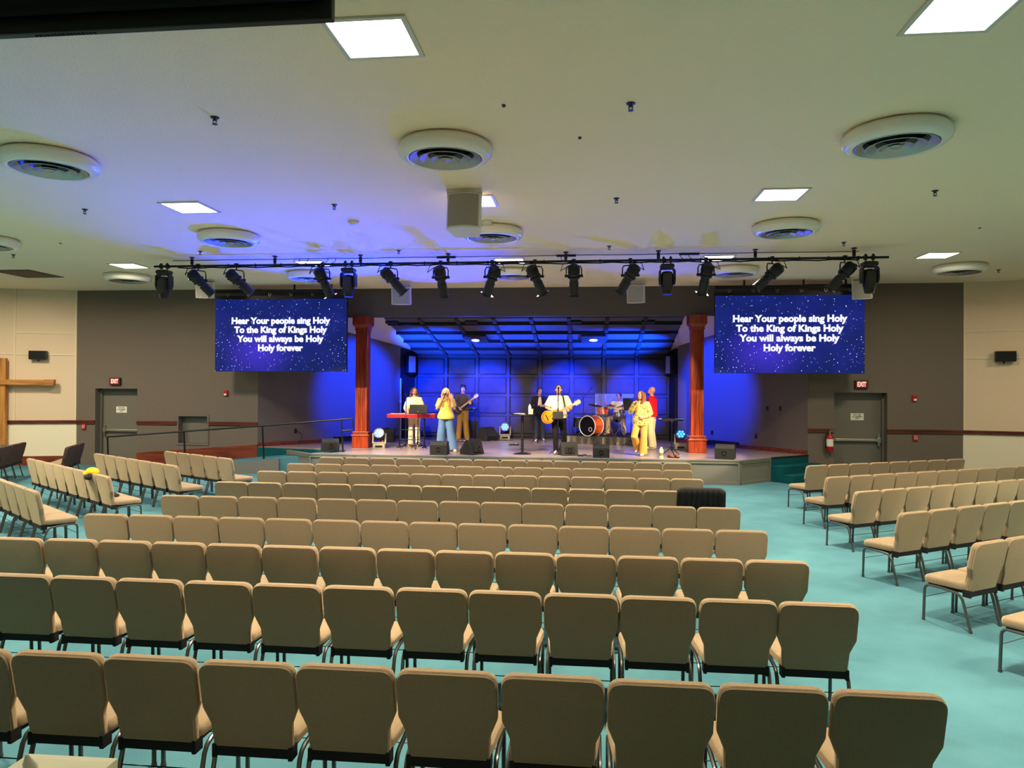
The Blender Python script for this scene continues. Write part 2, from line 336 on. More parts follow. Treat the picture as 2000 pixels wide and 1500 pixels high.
# dark doors in the returns of the shell, and the white wall of the right-hand one
for a, b_, s in ((LW[1], LW[2], 1), (RW[0], RW[1], -1)):
    a, b_ = V(a), V(b_); d = (b_ - a).normalized(); n = V((d.y, -d.x)); c = (a + b_) / 2
    o = MB().prism([tuple(a + d * .12), tuple(b_ - d * .12), tuple(b_ - d * .12 + n * .03), tuple(a + d * .12 + n * .03)], SZ, 2.65).build('door_3' if s > 0 else 'door_4', M['dark'], None, False); struct(o)
    q = c + n * .1 - d * .05 * s
    t = thing('hanging_loudspeaker', 'dark loudspeaker box high on the %s end of the padded stage back wall' % ('left' if s > 0 else 'right'), 'speaker', (q.x, q.y, 2.78), math.atan2(n.x, -n.y))
    MB().bx(-.2, .2, -.1, .1, 0, .6).build('cabinet', M['blackm'], t, False, .01); MB().bx(-.17, .17, -.115, -.1, .03, .57).build('grille', M['grille'], t, False)

# stage platform, ramp, steps
PL = [(-7.08, 17.72), (3.644, 17.71), (4.563, 18.568), (5.73, YW), (2.86, 23.3), (2.7, 24.1), (-5.9, 24.1), (-6.2, 23.3), (-9.3, YW), (-7.4, 19.05), (-6.4, 18.85), (-6.4, 17.95), (-7.0, 17.95)]
st = struct(MB().prism(PL, .0, SZ - .012).build('stage_platform', M['front'], None, False))
MB().prism(PL, SZ - .012, SZ).build('stage_floor', M['vinyl'], st, False)
MB().prism([(-9.3, YW + .0), (-7.4, 19.05), (-6.4, 18.85), (-6.4, 18.84), (-7.42, 19.035), (-9.3, YW - .015)], .1, SZ - .02).build('ramp_side_carpet', M['dteal'], st, False)
def paneled(p0, p1, n, parent, z1=SZ):
    p0, p1 = V(p0), V(p1); d = (p1 - p0); L = d.length; d.normalize(); nn = V((d.y, -d.x))
    T = Matrix(((d.x, -nn.x, 0, p0.x), (d.y, -nn.y, 0, p0.y), (0, 0, 1, 0), (0, 0, 0, 1)))
    b = MB().bx(0, L, -.025, 0, z1 - .09, z1 - .01, T).bx(0, L, -.025, 0, 0, .08, T)
    for i in range(n + 1): b.bx(max(0, L * i / n - .045), min(L, L * i / n + .045), -.025, 0, 0, z1 - .01, T)
    b.bx(-.01, L + .01, -.035, .0, z1 - .03, z1, T)
    b.build('panel_frame', M['front'], parent, False)
paneled((-7.08, 17.72), (3.644, 17.71), 9, st); paneled((3.644, 17.71), (4.563, 18.568), 1, st)
cb = struct(wallseg('wall_ramp_corner', (-8.02, 18.55), (-7.08, 17.72), 0, SZ, .06, M['front'])); paneled((-8.02, 18.55), (-7.08, 17.72), 1, cb)
rp = MB().loft([[(x, y0, 0), (x, y1, 0), (x, y1, max(.002, rz(x))), (x, y0, max(.002, rz(x)))] for x, y0, y1 in ((-12.4, 18.1, YW), (-9.3, 18.1, YW), (-8.0, 18.1, 19.15), (-7.42, 18.08, 19.03), (-6.4, 18.0, 18.84))])
struct(rp.build('ramp', M['teal'], None, False))
struct(MB().loft([[(-12.4, y, 0), (-8.05, y, 0), (-8.05, y, rz(-8.05) - .02), (-12.4, y, .0)] for y in (18.06, 18.1)]).build('wall_ramp_front', M['front'], None, False))
e0, e1 = V((4.563, 18.568)), V((5.73, YW)); ed = (e1 - e0).normalized(); en = V((ed.y, -ed.x)); EL = (e1 - e0).length
sp = MB(); T = Matrix(((ed.x, en.x, 0, e0.x), (ed.y, en.y, 0, e0.y), (0, 0, 1, 0), (0, 0, 0, 1)))
sp.bx(.0, EL + .1, 0.02, .34, 0, .4, T).bx(.0, EL + .1, .34, .66, 0, .2, T)
so = struct(sp.build('stage_steps', M['dteal'], None, False, .012))
MB().bx(0, EL, -.005, .02, .0, SZ - .03, T).build('riser_carpet', M['dteal'], so, False); MB().bx(0, EL, -.02, .03, SZ - .03, SZ + .004, T).build('nosing', M['matte'], so, False)

# columns
def column(x, y, label):
    t = thing('wooden_column', label, 'column', (x, y, SZ), 0, 'fluted columns at the stage front')
    MB().bx(-.235, .235, -.235, .235, 0, .33).build('plinth', M['col'], t, False, .012)
    MB().bx(-.26, .26, -.26, .26, .33, .37).bx(-.215, .215, -.215, .215, .37, .43).bx(-.235, .235, -.235, .235, .43, .455).build('base_moulding', M['col'], t, False, .008)
    n = 5; w = .165; pts = []
    for k in range(4):
        a = PI / 2 * k; prof = [(-w, -w)]
        for i in range(n):
            c = -w + .035 + (i + .5) * (2 * w - .07) / n; g = (2 * w - .07) / n * .5
            prof += [(c - g * .75, -w), (c - g * .4, -w + .016), (c + g * .4, -w + .016), (c + g * .75, -w)]
        for px, py in prof: pts.append((px * math.cos(a) - py * math.sin(a), px * math.sin(a) + py * math.cos(a)))
    MB().prism(pts, .455, 3.30).build('shaft', M['col'], t, False)
    MB().bx(-.185, .185, -.185, .185, 3.30, 3.36).loft([[(-a, -a, z), (a, -a, z), (a, a, z), (-a, a, z)] for a, z in ((.17, 3.36), (.24, 3.46), (.24, 3.69))]).build('capital', M['col'], t, False, .006)
column(-6.33, 19.75, 'fluted mahogany column at the left side of the stage'); column(2.92, 19.75, 'fluted mahogany column at the right side of the stage')

# ------------------------------------------------------------------ chairs
def round_poly(half, n=5):
    """right half outline given as (x, z, corner radius), bottom to top, mirrored"""
    pts = half + [(-x, z, r) for x, z, r in reversed(half)]; out = []; m = len(pts)
    for i in range(m):
        p = V(pts[i][:2]); r = pts[i][2]; a = V(pts[i - 1][:2]); b = V(pts[(i + 1) % m][:2])
        if r <= 0: out.append(tuple(p)); continue
        u = (a - p).normalized(); w = (b - p).normalized(); h = u.angle(w) / 2; t = min(r / math.tan(h), (a - p).length * .48, (b - p).length * .48)
        s0, s1 = p + u * t, p + w * t
        for k in range(n + 1):
            f = k / n; out.append(tuple((s0 * (1 - f) + p * f) * (1 - f) + (p * (1 - f) + s1 * f) * f))
    return out
BACK = round_poly([(.214, 0, .02), (.222, .175, .03), (.26, .27, .045), (.262, .525, .075)])
SEAT = round_poly([(.222, -.2, .07), (.257, .235, .08)], 7)
BT = TR((0, -.185, .35)) @ RX(R(12))       # back cushion frame: x right, z up the back, y forward
def chair_parts(t, m_seat, m_back):
    TB = BT @ Matrix(((1, 0, 0, 0), (0, 0, 1, 0), (0, 1, 0, 0), (0, 0, 0, 1)))
    MB().pillow(BACK, [(-.026, .02), (-.024, .006), (-.018, .0025), (-.011, .0075), (-.004, .001), (.018, 0), (.034, .007), (.045, .024), (.05, .06)], TB).build('backrest', m_back, t)
    MB().pillow(SEAT, [(.383, .02), (.39, .004), (.405, 0), (.435, 0), (.45, .008), (.46, .026), (.465, .05)]).build('seat', m_seat, t)
    MB().bx(-.2, .2, -.2, .2, .355, .385).build('seat_pan', M['matte'], t, False)
    MB().bx(-.205, .205, -.222, -.19, .335, .385).bx(-.222, -.2, -.225, -.15, .325, .395).bx(.2, .222, -.225, -.15, .325, .395).build('back_bracket', M['matte'], t, False)
    for s in (-1, 1):
        x = .238 * s
        pts = [(x, .225, .012), (x, .215, .31)] + [(x, .215 - .06 * (1 - math.cos(a)), .31 + .055 * math.sin(a)) for a in (R(25), R(50), R(75))] + [(x, .05, .363), (x, -.09, .352)]
        pts += [(x, -.13, .337), (x, -.16, .3), (x, -.178, .24), (x, -.238, .012)]
        MB().tube(pts, .0135, 8, flat=1.0).tube([(x, .225, 0), (x, .2245, .02)], .017, 8).tube([(x, -.2395, 0), (x, -.237, .02)], .017, 8).build('side_frame', M['frame'], t)
    for y, z in ((-.185, .225), (.2, .24)): MB().tube([(-.238, y, z), (.238, y, z)], .0035, 5).build('rack_wire', M['blackm'], t)
proto = {}
def chair(x, y, rz, label, group, kind='t'):
    if kind not in proto:
        t = thing('church_chair', label, 'chair', (x, y, 0), rz, group); proto[kind] = t
        chair_parts(t, M['fab'], M['fab'] if kind == 't' else M['fabd']); return t
    c = copy_tree(proto[kind], (x, y, 0), rz, label); c['group'] = group
    return c
NUM = 'front second third fourth fifth sixth seventh eighth back'.split()
PITCH = 7.49 / 14
ROWY = [14.22, 12.97, 11.74, 10.33, 8.95, 7.53, 6.25, 5.04, 3.59]
for r, y in enumerate(ROWY):
    for k in range(14):
        x = 1.9 - .035 - PITCH * (k + .5) - (.16 if r == 8 else .03 if r in (7, 5) else 0)
        if r == 0: x += .14
        if r == 8 and k > 9 or r == 7 and k > 12: continue
        chair(x + random.uniform(-.006, .006), y + .3 + random.uniform(-.008, .008), random.uniform(-.008, .008),
              'taupe upholstered chair, %s from right in the centre block\'s %s row from stage' % (ORD[k], NUM[r] if r < 8 else 'last') if r else
              'taupe upholstered chair, %s from right in the centre block\'s row nearest the stage' % ORD[k], 'chairs of the centre block')
def block(rows, name, group, kind='t'):
    for (x, y, th, n, sgn, rown) in rows:
        d = V((math.cos(R(th)), math.sin(R(th)))); fc = V((-d.y, d.x))
        for k in range(n):
            p = V((x, y)) + d * sgn * (PITCH * (k + .5) + .01) + fc * .3
            lab = '%s chair, %s from %s, %s row of the %s' % ('taupe upholstered' if kind == 't' else 'dark brown', ORD[k], 'aisle' if kind == 't' else 'stage end', rown, name)
            chair(p.x, p.y, R(th) + random.uniform(-.01, .01), lab, group, kind)
block([(4.14, 14.11, 27.5, 8, 1, 'front'), (3.92, 12.3, 29, 10, 1, 'second'), (3.77, 10.6, 30.5, 8, 1, 'third'), (3.64, 8.82, 31.7, 6, 1, 'fourth'), (3.63, 7.17, 33, 3, 1, 'fifth'), (3.64, 5.83, 34, 1, 1, 'sixth')],
      'right-hand block', 'chairs of the right-hand block')
block([(-7.05, 13.62, -31.3, 5, -1, 'front'), (-7.35, 12.22, -33.5, 7, -1, 'second'), (-7.55, 10.63, -35.5, 8, -1, 'third'), (-7.42, 8.98, -36.3, 6, -1, 'fourth')],
      'left-hand block', 'chairs of the left-hand block')
block([(-12.72, 17.0, 114.5, 3, -1, 'near short'), (-14.2, 16.85, 114, 5, -1, 'far long')], 'block by left wall', 'dark chairs by the left wall', 'd')
# things left on chairs
def hump(w, d, h, seed, n=26):
    pass
t = MB(); rr = random.Random(3)
cx, cy = 1.865 - PITCH * 13.5, 0
# black cloth thrown over the last chair by the aisle in the fourth row
k0 = 1.9 - .035 - PITCH * .5; yb = ROWY[3] + .3
rings = []
for j in range(41):
    u = j / 40; x = -.30 + .60 * u; ring = []
    edge = max(0, abs(u - .5) * 2 - .8) / .2
    prof = [(-.56, .05 + .02 * math.sin(j * 1.9)), (-.42, .02), (-.34, .0), (-.292, .02)]
    wob = .018 * math.sin(j * 1.3) + .012 * math.sin(j * 2.9 + 1)
    top = .91 - .05 * edge ** 2
    for py, pz in ((-.22 + wob * .8, .42), (-.255 + wob, .5), (-.285 + wob, .62), (-.315 + wob * .8, .74), (-.335 + wob * .4, .85), (-.318, top - .008), (-.285, top), (-.245, top - .008), (-.225 + wob * .3, .82), (-.19 + wob * .6, .66), (-.16 + wob, .52)):
        ring.append((x + (.03 if u > .5 else -.03) * edge + (.02 * (u - .5)) * (1 - pz) * 3, py, pz - .0))
    rings.append(ring)
o = MB().loft(rings, False, False).build('draped_cloth', M['matte'], None); o.location = (k0, yb, 0)
sm = o.modifiers.new('thick', 'SOLIDIFY'); sm.thickness = .012; sm.offset = 1; sm = o.modifiers.new('sub', 'SUBSURF'); sm.levels = 1; sm.render_levels = 1
tag(o, 'black cloth draped over the chair back beside the open aisle', 'cloth')
# yellow cap and dark jacket on the left-hand block, third row
d = V((math.cos(R(-35.5)), math.sin(R(-35.5)), 0)); fc = V((-d.y, d.x, 0)); e = V((-7.55, 10.63, 0))
M['yellow'] = mat('yellow_knit', (236, 190, 20), .9, 0, .5, 60, .1); M['jacket'] = mat('dark_jacket_cloth', (40, 34, 32), .9, 0, .4, 20)
p = e - d * (PITCH * 1.45) + fc * .03
c = thing('knit_cap', 'bright yellow cap hung on a chair back in the left-hand block', 'hat', (p.x, p.y, .868), R(-35.5))
MB().ell((0, 0, .0), (.15, .10, .085)).ell((-.05, -.05, -.03), (.12, .07, .06)).build('crown', M['yellow'], c, remesh=.012)
MB().ell((.03, -.09, -.07), (.12, .04, .05)).ell((.09, -.08, -.06), (.05, .04, .06)).build('lining', M['jacket'], c, remesh=.012)
p = e - d * (PITCH * .98) + fc * .2
o = MB().ell((0, 0, .05), (.09, .12, .06)).ell((0, -.1, .13), (.08, .05, .14)).ell((.02, .06, .03), (.07, .1, .04)).ell((.05, -.02, .03), (.05, .1, .035)).build('folded_jacket', M['jacket'], None, remesh=.014)
o.location = (p.x, p.y, .455); o.rotation_euler = (0, 0, R(-35.5)); tag(o, 'dark jacket heaped on a chair seat below the yellow cap', 'jacket')

# ------------------------------------------------------------------ ceiling fittings
def light_panel(x, y, label):
    side, front = x < -14 or x > 11, y > 14
    t = thing('ceiling_light', label, 'ceiling light', (x, y, CZ), 0, 'square ceiling lights')
    b = MB()
    for x0, x1, y0, y1 in ((-.33, .33, -.33, -.29), (-.33, .33, .29, .33), (-.33, -.29, -.29, .29), (.29, .33, -.29, .29)): b.bx(x0, x1, y0, y1, -.018, 0)
    b.build('frame', M['offw'], t, False); MB().bx(-.29, .29, -.29, .29, -.012, -.004).build('lens', M['lens'], t, False)
    l = bpy.data.lights.new('panel_light', 'AREA'); l.shape = 'SQUARE'; l.size = .58; l.energy = PANEL_WATTS * (1.3 if side and x < 0 else .4 if side else 1.05 if front and x < -10 else .6 if front and x > 6 else 1); l.color = PANEL_COLOR; l.spread = R(175 if (front and abs(x + 1.7) > 5) or side else 114)
    lo = bpy.data.objects.new('panel_light', l); COL.objects.link(lo); lo.parent = t; lo.location = (0, 0, -.02)
PX_ = [-10.5, -6.12, -1.69, 2.7, 7.08]
wh = ['far left', 'left', 'middle', 'right', 'far right']
for j, (y, nm) in enumerate(((15.44, 'row of lights nearest the stage'), (10.46, 'second row of lights from the stage'), (5.5, 'row of lights over the rear chairs'))):
    for i, x in enumerate(PX_): light_panel(x, y, 'square bright ceiling light, %s one of the %s' % (wh[i], nm))
for x, n_ in ((-14.92, 'left'), (11.46, 'right')):  # outer columns of lights, out of view, added to brighten the side walls
    for y, nn in ((15.44, 'front'), (10.46, 'middle'), (5.5, 'rear')): light_panel(x, y, 'added unseen ceiling light beside the %s wall, %s one' % (n_, nn))
dproto = []
def diffuser(x, y, label):
    if dproto: copy_tree(dproto[0], (x, y, CZ), label=label); return
    t = thing('air_diffuser', label, 'air vent', (x, y, CZ), 0, 'round ceiling air diffusers'); dproto.append(t)
    MB().lathe([(.47, 0), (.505, -.012), (.535, -.05), (.54, -.085), (.525, -.125), (.49, -.155), (.45, -.17), (.425, -.172), (.415, -.165), (.41, -.13), (.41, -.02)], 48).build('shell', M['white'], t)
    MB().lathe([(.41, -.02), (.0, -.02)], 32).build('duct', M['matte'], t)
    for r0_, r1_, z0, z1, nm in ((.40, .30, -.165, -.06, 'cone_ring'), (.29, .18, -.172, -.07, 'cone_ring'), (.165, .07, -.178, -.09, 'cone_ring')):
        MB().lathe([(r0_, z0), (r0_ + .008, z0 - .004), (r0_, z0 - .008), (r1_ + .02, (z0 + z1) / 2 - .012), (r1_, z1)], 40).build(nm, M['vent'], t)
    MB().lathe([(.0, -.185), (.05, -.182), (.062, -.172), (.04, -.15), (.02, -.05)], 24).build('hub', M['vent'], t)
for y, xs, nm in ((8.0, (-6.47, -1.62, 3.25), 'nearest the camera'), (12.35, (-11.25, -6.47, -1.66, 3.27), 'in front of the light pipe'), (16.75, (-11.42, -6.72, -1.76, 3.3, 8.15), 'beyond the light pipe')):
    nms = {3: ['left', 'middle', 'right'], 4: ['far left', 'left', 'middle', 'right'], 5: wh}[len(xs)]
    for i, x in enumerate(xs): diffuser(x, y, 'round white air diffuser, %s one of those %s' % (nms[i], nm))
M['dust'] = mat('sprinkler_metal', (70, 70, 78), .4, .6)
sprot = []
for x, y, l in ((-3.82, 6.98, 'left one of two above the rear chairs'), (.4, 7.0, 'right one of two above the rear chairs'), (-7.85, 10.45, 'far left one before the lights'), (-3.83, 10.5, 'left of the hanging grey speaker'), (.4, 10.48, 'right of the hanging grey speaker'),
                (4.76, 10.45, 'right of the right-hand ceiling light'), (4.75, 13.97, 'above the right end of the light pipe'), (-12.1, 13.96, 'at the far left by the wall'), (-3.81, 14.13, 'above the light pipe, left of centre'), (.4, 14.0, 'above the light pipe, right of centre'), (-7.9, 13.9, 'above the left end of the light pipe'), (9.3, 17.4, 'at the far right by the wall')):
    if sprot: copy_tree(sprot[0], (x, y, CZ), label='small dark ceiling sprinkler, ' + l)
    else:
        t = thing('sprinkler', 'small dark ceiling sprinkler, ' + l, 'sprinkler', (x, y, CZ), 0, 'ceiling sprinklers'); sprot.append(t)
        MB().lathe([(.0, 0), (.045, -.002), (.04, -.012), (.018, -.016), (.014, -.04)], 16, caps=True).build('escutcheon', M['dust'], t)
        MB().cyl((0, 0, -.07), (0, 0, -.075), .027).tube([(-.018, 0, -.03), (-.02, 0, -.05), (0, 0, -.07)], .005, 6).tube([(.018, 0, -.03), (.02, 0, -.05), (0, 0, -.07)], .005, 6).build('deflector', M['dust'], t)
for x, y, l in ((-3.89, 11.58, 'small round white smoke detector between two vents, left of the grey speaker'), (-1.68, 11.75, 'small round white smoke detector just behind the hanging grey speaker')):
    o = MB().lathe([(0, 0), (.09, 0), (.095, -.02), (.075, -.045), (.06, -.055), (0, -.058)], 28).build('smoke_detector', M['offw'], None); o.location = (x, y, CZ); tag(o, l, 'smoke detector', 'smoke detectors')
for x, y, l in ((-.1, 7.9, 'tiny dark ceiling hook right of the middle vent'), (-.83, 6.93, 'tiny dark ceiling hook between two sprinklers'), (6.6, 12.9, 'tiny dark ceiling hook near the right wall'), (-10.2, 12.9, 'tiny dark ceiling hook near the left wall')):
    o = MB().torus((0, 0, -.02), .014, .005, 12, 6, RX(PI / 2)).cyl((0, 0, 0), (0, 0, -.008), .02).build('ceiling_hook', M['dust'], None); o.location = (x, y, CZ); tag(o, l, 'hook')
t = thing('return_air_grille', 'dark square air grille in the ceiling near the left wall', 'air vent', (-13.82, 16.4, CZ))
MB().bx(-.52, .52, -.58, .58, -.012, 0).build('frame', M['dgrey'], t, False); b = MB()
for i in range(24): b.bx(-.48, .48, -.54 + i * .0455, -.515 + i * .0455, -.02, -.011)
b.build('louvres', M['dgrey'], t, False)
# loudspeakers hung from the ceiling
def hung_speaker(x, y, z, w, h, label, rz=0, tilt=12, drop=.0):
    t = thing('hanging_loudspeaker', label, 'speaker', (x, y, CZ), rz, 'loudspeakers hung from the ceiling')
    zc = z - CZ
    MB().bx(-w * .5, w * .5, -.06, .06, -.05, 0).bx(-w * .5, -w * .42, -.03, .03, zc + h * .4, -.04).bx(w * .42, w * .5, -.03, .03, zc + h * .4, -.04).bx(-w * .42, w * .42, .0, .03, zc + h * .55, -.04).build('bracket', M['offw'], t, False, .005)
    pr = [(-w * .36, .3), (-w * .5, -.02), (-w * .46, -.10)] + [(-w * .46 + w * .92 * k / 8, -.10 - .05 * math.sin(PI * k / 8)) for k in range(1, 8)] + [(w * .46, -.10), (w * .5, -.02), (w * .36, .3)]
    T = TR((0, 0, zc)) @ RX(R(tilt))
    MB().prism(pr, -h / 2, h / 2, T).build('cabinet', M['offw'], t, True, .012)
    pg = [(-w * .43 + w * .86 * k / 10, -.105 - .055 * math.sin(PI * (.04 + .92 * k / 10))) for k in range(11)]
    MB().prism(pg + [(w * .42, -.08), (-w * .42, -.08)], -h * .45, h * .45, T).build('grille', M['grille'], t)
hung_speaker(-1.72, 9.85, 4.74, .49, .50, 'large grey-fronted white loudspeaker hung beneath the middle of the ceiling', tilt=-8)
hung_speaker(-9.86, 17.6, 4.80, .46, .42, 'white loudspeaker hung behind the left end of the light pipe', .35)
hung_speaker(-4.85, 18.3, 4.70, .52, .46, 'white loudspeaker hung behind the pipe, left of centre', .15)
hung_speaker(1.2, 18.3, 4.70, .46, .46, 'white loudspeaker hung behind the pipe, right of centre', -.2)
hung_speaker(6.62, 18.2, 4.74, .46, .44, 'white loudspeaker hung behind the right end of the light pipe', -.45)

# ------------------------------------------------------------------ lighting pipe with its fixtures
PY, PZ = 14.55, 4.88
pipe = thing('lighting_pipe', 'long black lighting pipe hung across the room before the stage', 'lighting pipe', (-1.77, PY, PZ))
MB().cyl((-7.54, 0, 0), (7.55, 0, 0), .024).build('pipe', M['blackm'], pipe)
for i in range(24): MB().torus((0, 0, 0), .03, .012, 12, 5, TR((-7.2 + i * .62 + .1 * math.sin(i * 7), 0, -.004)) @ RY(PI / 2)).build('cable_tie', M['matte'], pipe)
MB().tube([(-7 + i * .25, .02 * math.sin(i), -.03 - .018 * math.sin(i * 1.1) ** 2) for i in range(57)], .014, 6).build('power_cable', M['matte'], pipe)
for px in (375, 537, 704, 875, 1105, 1286, 1475, 1668):
    x = at(px, 515, PY).x + 1.77
    MB().cyl((x, 0, .0), (x, 0, .19), .012).cyl((x, 0, .03), (x, 0, .15), .033).cyl((x, 0, .17), (x, 0, .19), .05).build('hanger', M['blackm'], pipe)
MB().tube([(-7.3 + i * .6, .3 + .02 * math.sin(i * 2), .175) for i in range(25)], .008, 6).build('ceiling_cable', M['dgrey'], pipe)
for px in (575, 591, 631, 646, 872, 1095, 1332, 1349):
    x = at(px, 500, PY).x + 1.77
    MB().tube([(x, .3, .19), (x, .27, .12), (x + .02, .1, .05), (x + .05, .0, .0)], .007, 6).build('drop_cable', M['blackm'], pipe)
for px in (866, 1105, 1350):
    x = at(px, 497, PY).x + 1.77; MB().bx(x - .2, x + .2, .28, .33, .15, .19).build('ceiling_strut', M['blackm'], pipe, False)
M['lensglass'] = mat('dark_lens_glass', (20, 24, 36), .08, 0, spec=.8)
def profile_spot(px, dx, label, tip=0):
    x = at(px, 515, PY).x
    t = thing('profile_spotlight', label, 'stage light', (x, PY, PZ), 0, 'profile spotlights on the pipe')
    d = V((dx, .5, -.88)).normalized(); s = 1 if dx >= 0 else -1
    MB().box((0, 0, 0), (.07, .07, .085)).cyl((0, 0, -.03), (0, 0, -.10), .014).build('clamp', M['blackm'], t, False)
    pc = V((.0, .0, -.30)); side = d.cross(V((0, 0, 1))).cross(d); sx = V((1, 0, 0)) if abs(dx) < .62 else V((.75 if dx > 0 else .75, .6, 0)).normalized()
    if True:
        w = .155
        MB().tube([pc + sx * w, pc + sx * w + V((0, 0, .14)), pc + sx * w * .85 + V((0, 0, .195)), V((0, 0, -.095)), pc - sx * w * .85 + V((0, 0, .195)), pc - sx * w + V((0, 0, .14)), pc - sx * w], .013, 6).cyl(pc + sx * (w + .03), pc + sx * (w - .06), .028).cyl(pc - sx * (w + .03), pc - sx * (w - .06), .028).build('yoke', M['blackm'], t)
    T = look(pc - d * .04, d)
    MB().lathe([(0, -.20), (.07, -.20), (.10, -.175), (.115, -.12), (.115, .0), (.105, .03), (.125, .035), (.125, .075), (.10, .09)], 20, T).build('lamp_housing', M['black'], t)
    f = MB()
    for k in range(6): f.lathe([(.09, -.165 + k * .024), (.122, -.16 + k * .024), (.122, -.152 + k * .024), (.09, -.148 + k * .024)], 20, T)
    f.build('cooling_fins', M['blackm'], t)
    MB().lathe([(.085, .08), (.085, .16), (.095, .17), (.095, .42), (.105, .43), (.105, .45), (.09, .45)], 20, T).build('lens_tube', M['black'], t)
    MB().lathe([(0, .44), (.09, .44)], 20, T).build('front_lens', M['lensglass'], t)
    MB().box((0, 0, .45), (.21, .21, .012), T).build('color_frame', M['blackm'], t, False)
    a = T @ V((.06, 0, -.19))
    MB().tube([(.05 * -s, 0, -.02), (-.22 * s, -.03, -.06), (-.27 * s, -.04, -.2), a - V((.05 * s, .02, .02)), a], .009, 6).build('cable', M['matte'], t)
for i, (px, dx, l) in enumerate(((387, .72, 'leftmost profile spot, tilted over the left screen'), (462, .85, 'second profile spot from the left, tilted steeply'), (630, .28, 'third profile spot from the left, beside a moving head'), (763, .75, 'tilted profile spot in front of the left white hung speaker'), (861, .06, 'straight profile spot left of the pipe centre'),
        (962, -.38, 'profile spot leaning left near the pipe centre'), (1045, .42, 'profile spot leaning right near the pipe centre'), (1121, .0, 'straight profile spot right of the pipe centre'), (1231, -.55, 'profile spot leaning left before the right-of-centre speaker'), (1379, -.12, 'nearly straight profile spot at the left edge of the right screen'),
        (1508, -.95, 'profile spot lying at a steep slant over the right screen'), (1650, -.68, 'rightmost profile spot, beside a moving head'))):
    profile_spot(px, dx, 'black ' + l)
def moving_head_hung(px, label):
    x = at(px, 515, PY).x
    t = thing('moving_head_light', label, 'stage light', (x, PY, PZ), 0, 'moving heads hung on the pipe')
    for q in (-.07, .07): MB().box((q, 0, .0), (.05, .07, .09)).cyl((q, 0, -.02), (q, 0, -.1), .014).cyl((q, 0, .04), (q, 0, .07), .02).build('clamp', M['blackm'], t)
    MB().loft([[(-a, -b_, z), (a, -b_, z), (a, b_, z), (-a, b_, z)] for a, b_, z in ((.09, .08, -.08), (.135, .11, -.10), (.135, .11, -.155), (.1, .09, -.19))]).build('base', M['black'], t, False, .01)
    for s in (-1, 1):
        MB().loft([[(s * xx, -y_, z), (s * (xx + .035), -y_, z), (s * (xx + .035), y_, z), (s * xx, y_, z)] for xx, y_, z in ((.10, .07, -.18), (.125, .085, -.22), (.13, .08, -.42), (.12, .05, -.5))]).build('arm', M['black'], t, True)
    rg = []
    for z, rx, ry in ((-.23, .06, .06), (-.245, .10, .09), (-.30, .122, .115), (-.40, .128, .125), (-.52, .122, .12), (-.60, .105, .105), (-.66, .092, .092), (-.685, .088, .088)):
        rg.append([(rx * math.cos(2 * PI * k / 20), ry * math.sin(2 * PI * k / 20), z) for k in range(20)])
    MB().loft(rg).build('head', M['black'], t)
    MB().loft([[(-w, y_, z), (w, y_, z)] for w, y_, z in ((.075, -.105, -.275), (.085, -.128, -.36), (.08, -.128, -.5), (.06, -.112, -.6))], False, False).loft([[(-w, y_, z), (w, y_, z), (w, y_ + .02, z), (-w, y_ + .02, z)] for w, y_, z in ((.075, -.112, -.29), (.082, -.133, -.37), (.075, -.131, -.5), (.055, -.117, -.59))]).build('face_panel', M['dgrey'], t)
    MB().torus((0, 0, -.685), .082, .008, 24, 6).build('lens_ring', M['dgrey'], t); MB().lathe([(0, -.683), (.08, -.683)], 20).build('front_lens', M['lensglass'], t)
for px, l in ((321, 'black moving head hung at the left end of the pipe'), (681, 'black moving head hung at the right edge of the left screen'), (1303, 'black moving head hung left of the right screen'), (1698, 'black moving head hung at the right end of the pipe')): moving_head_hung(px, l)

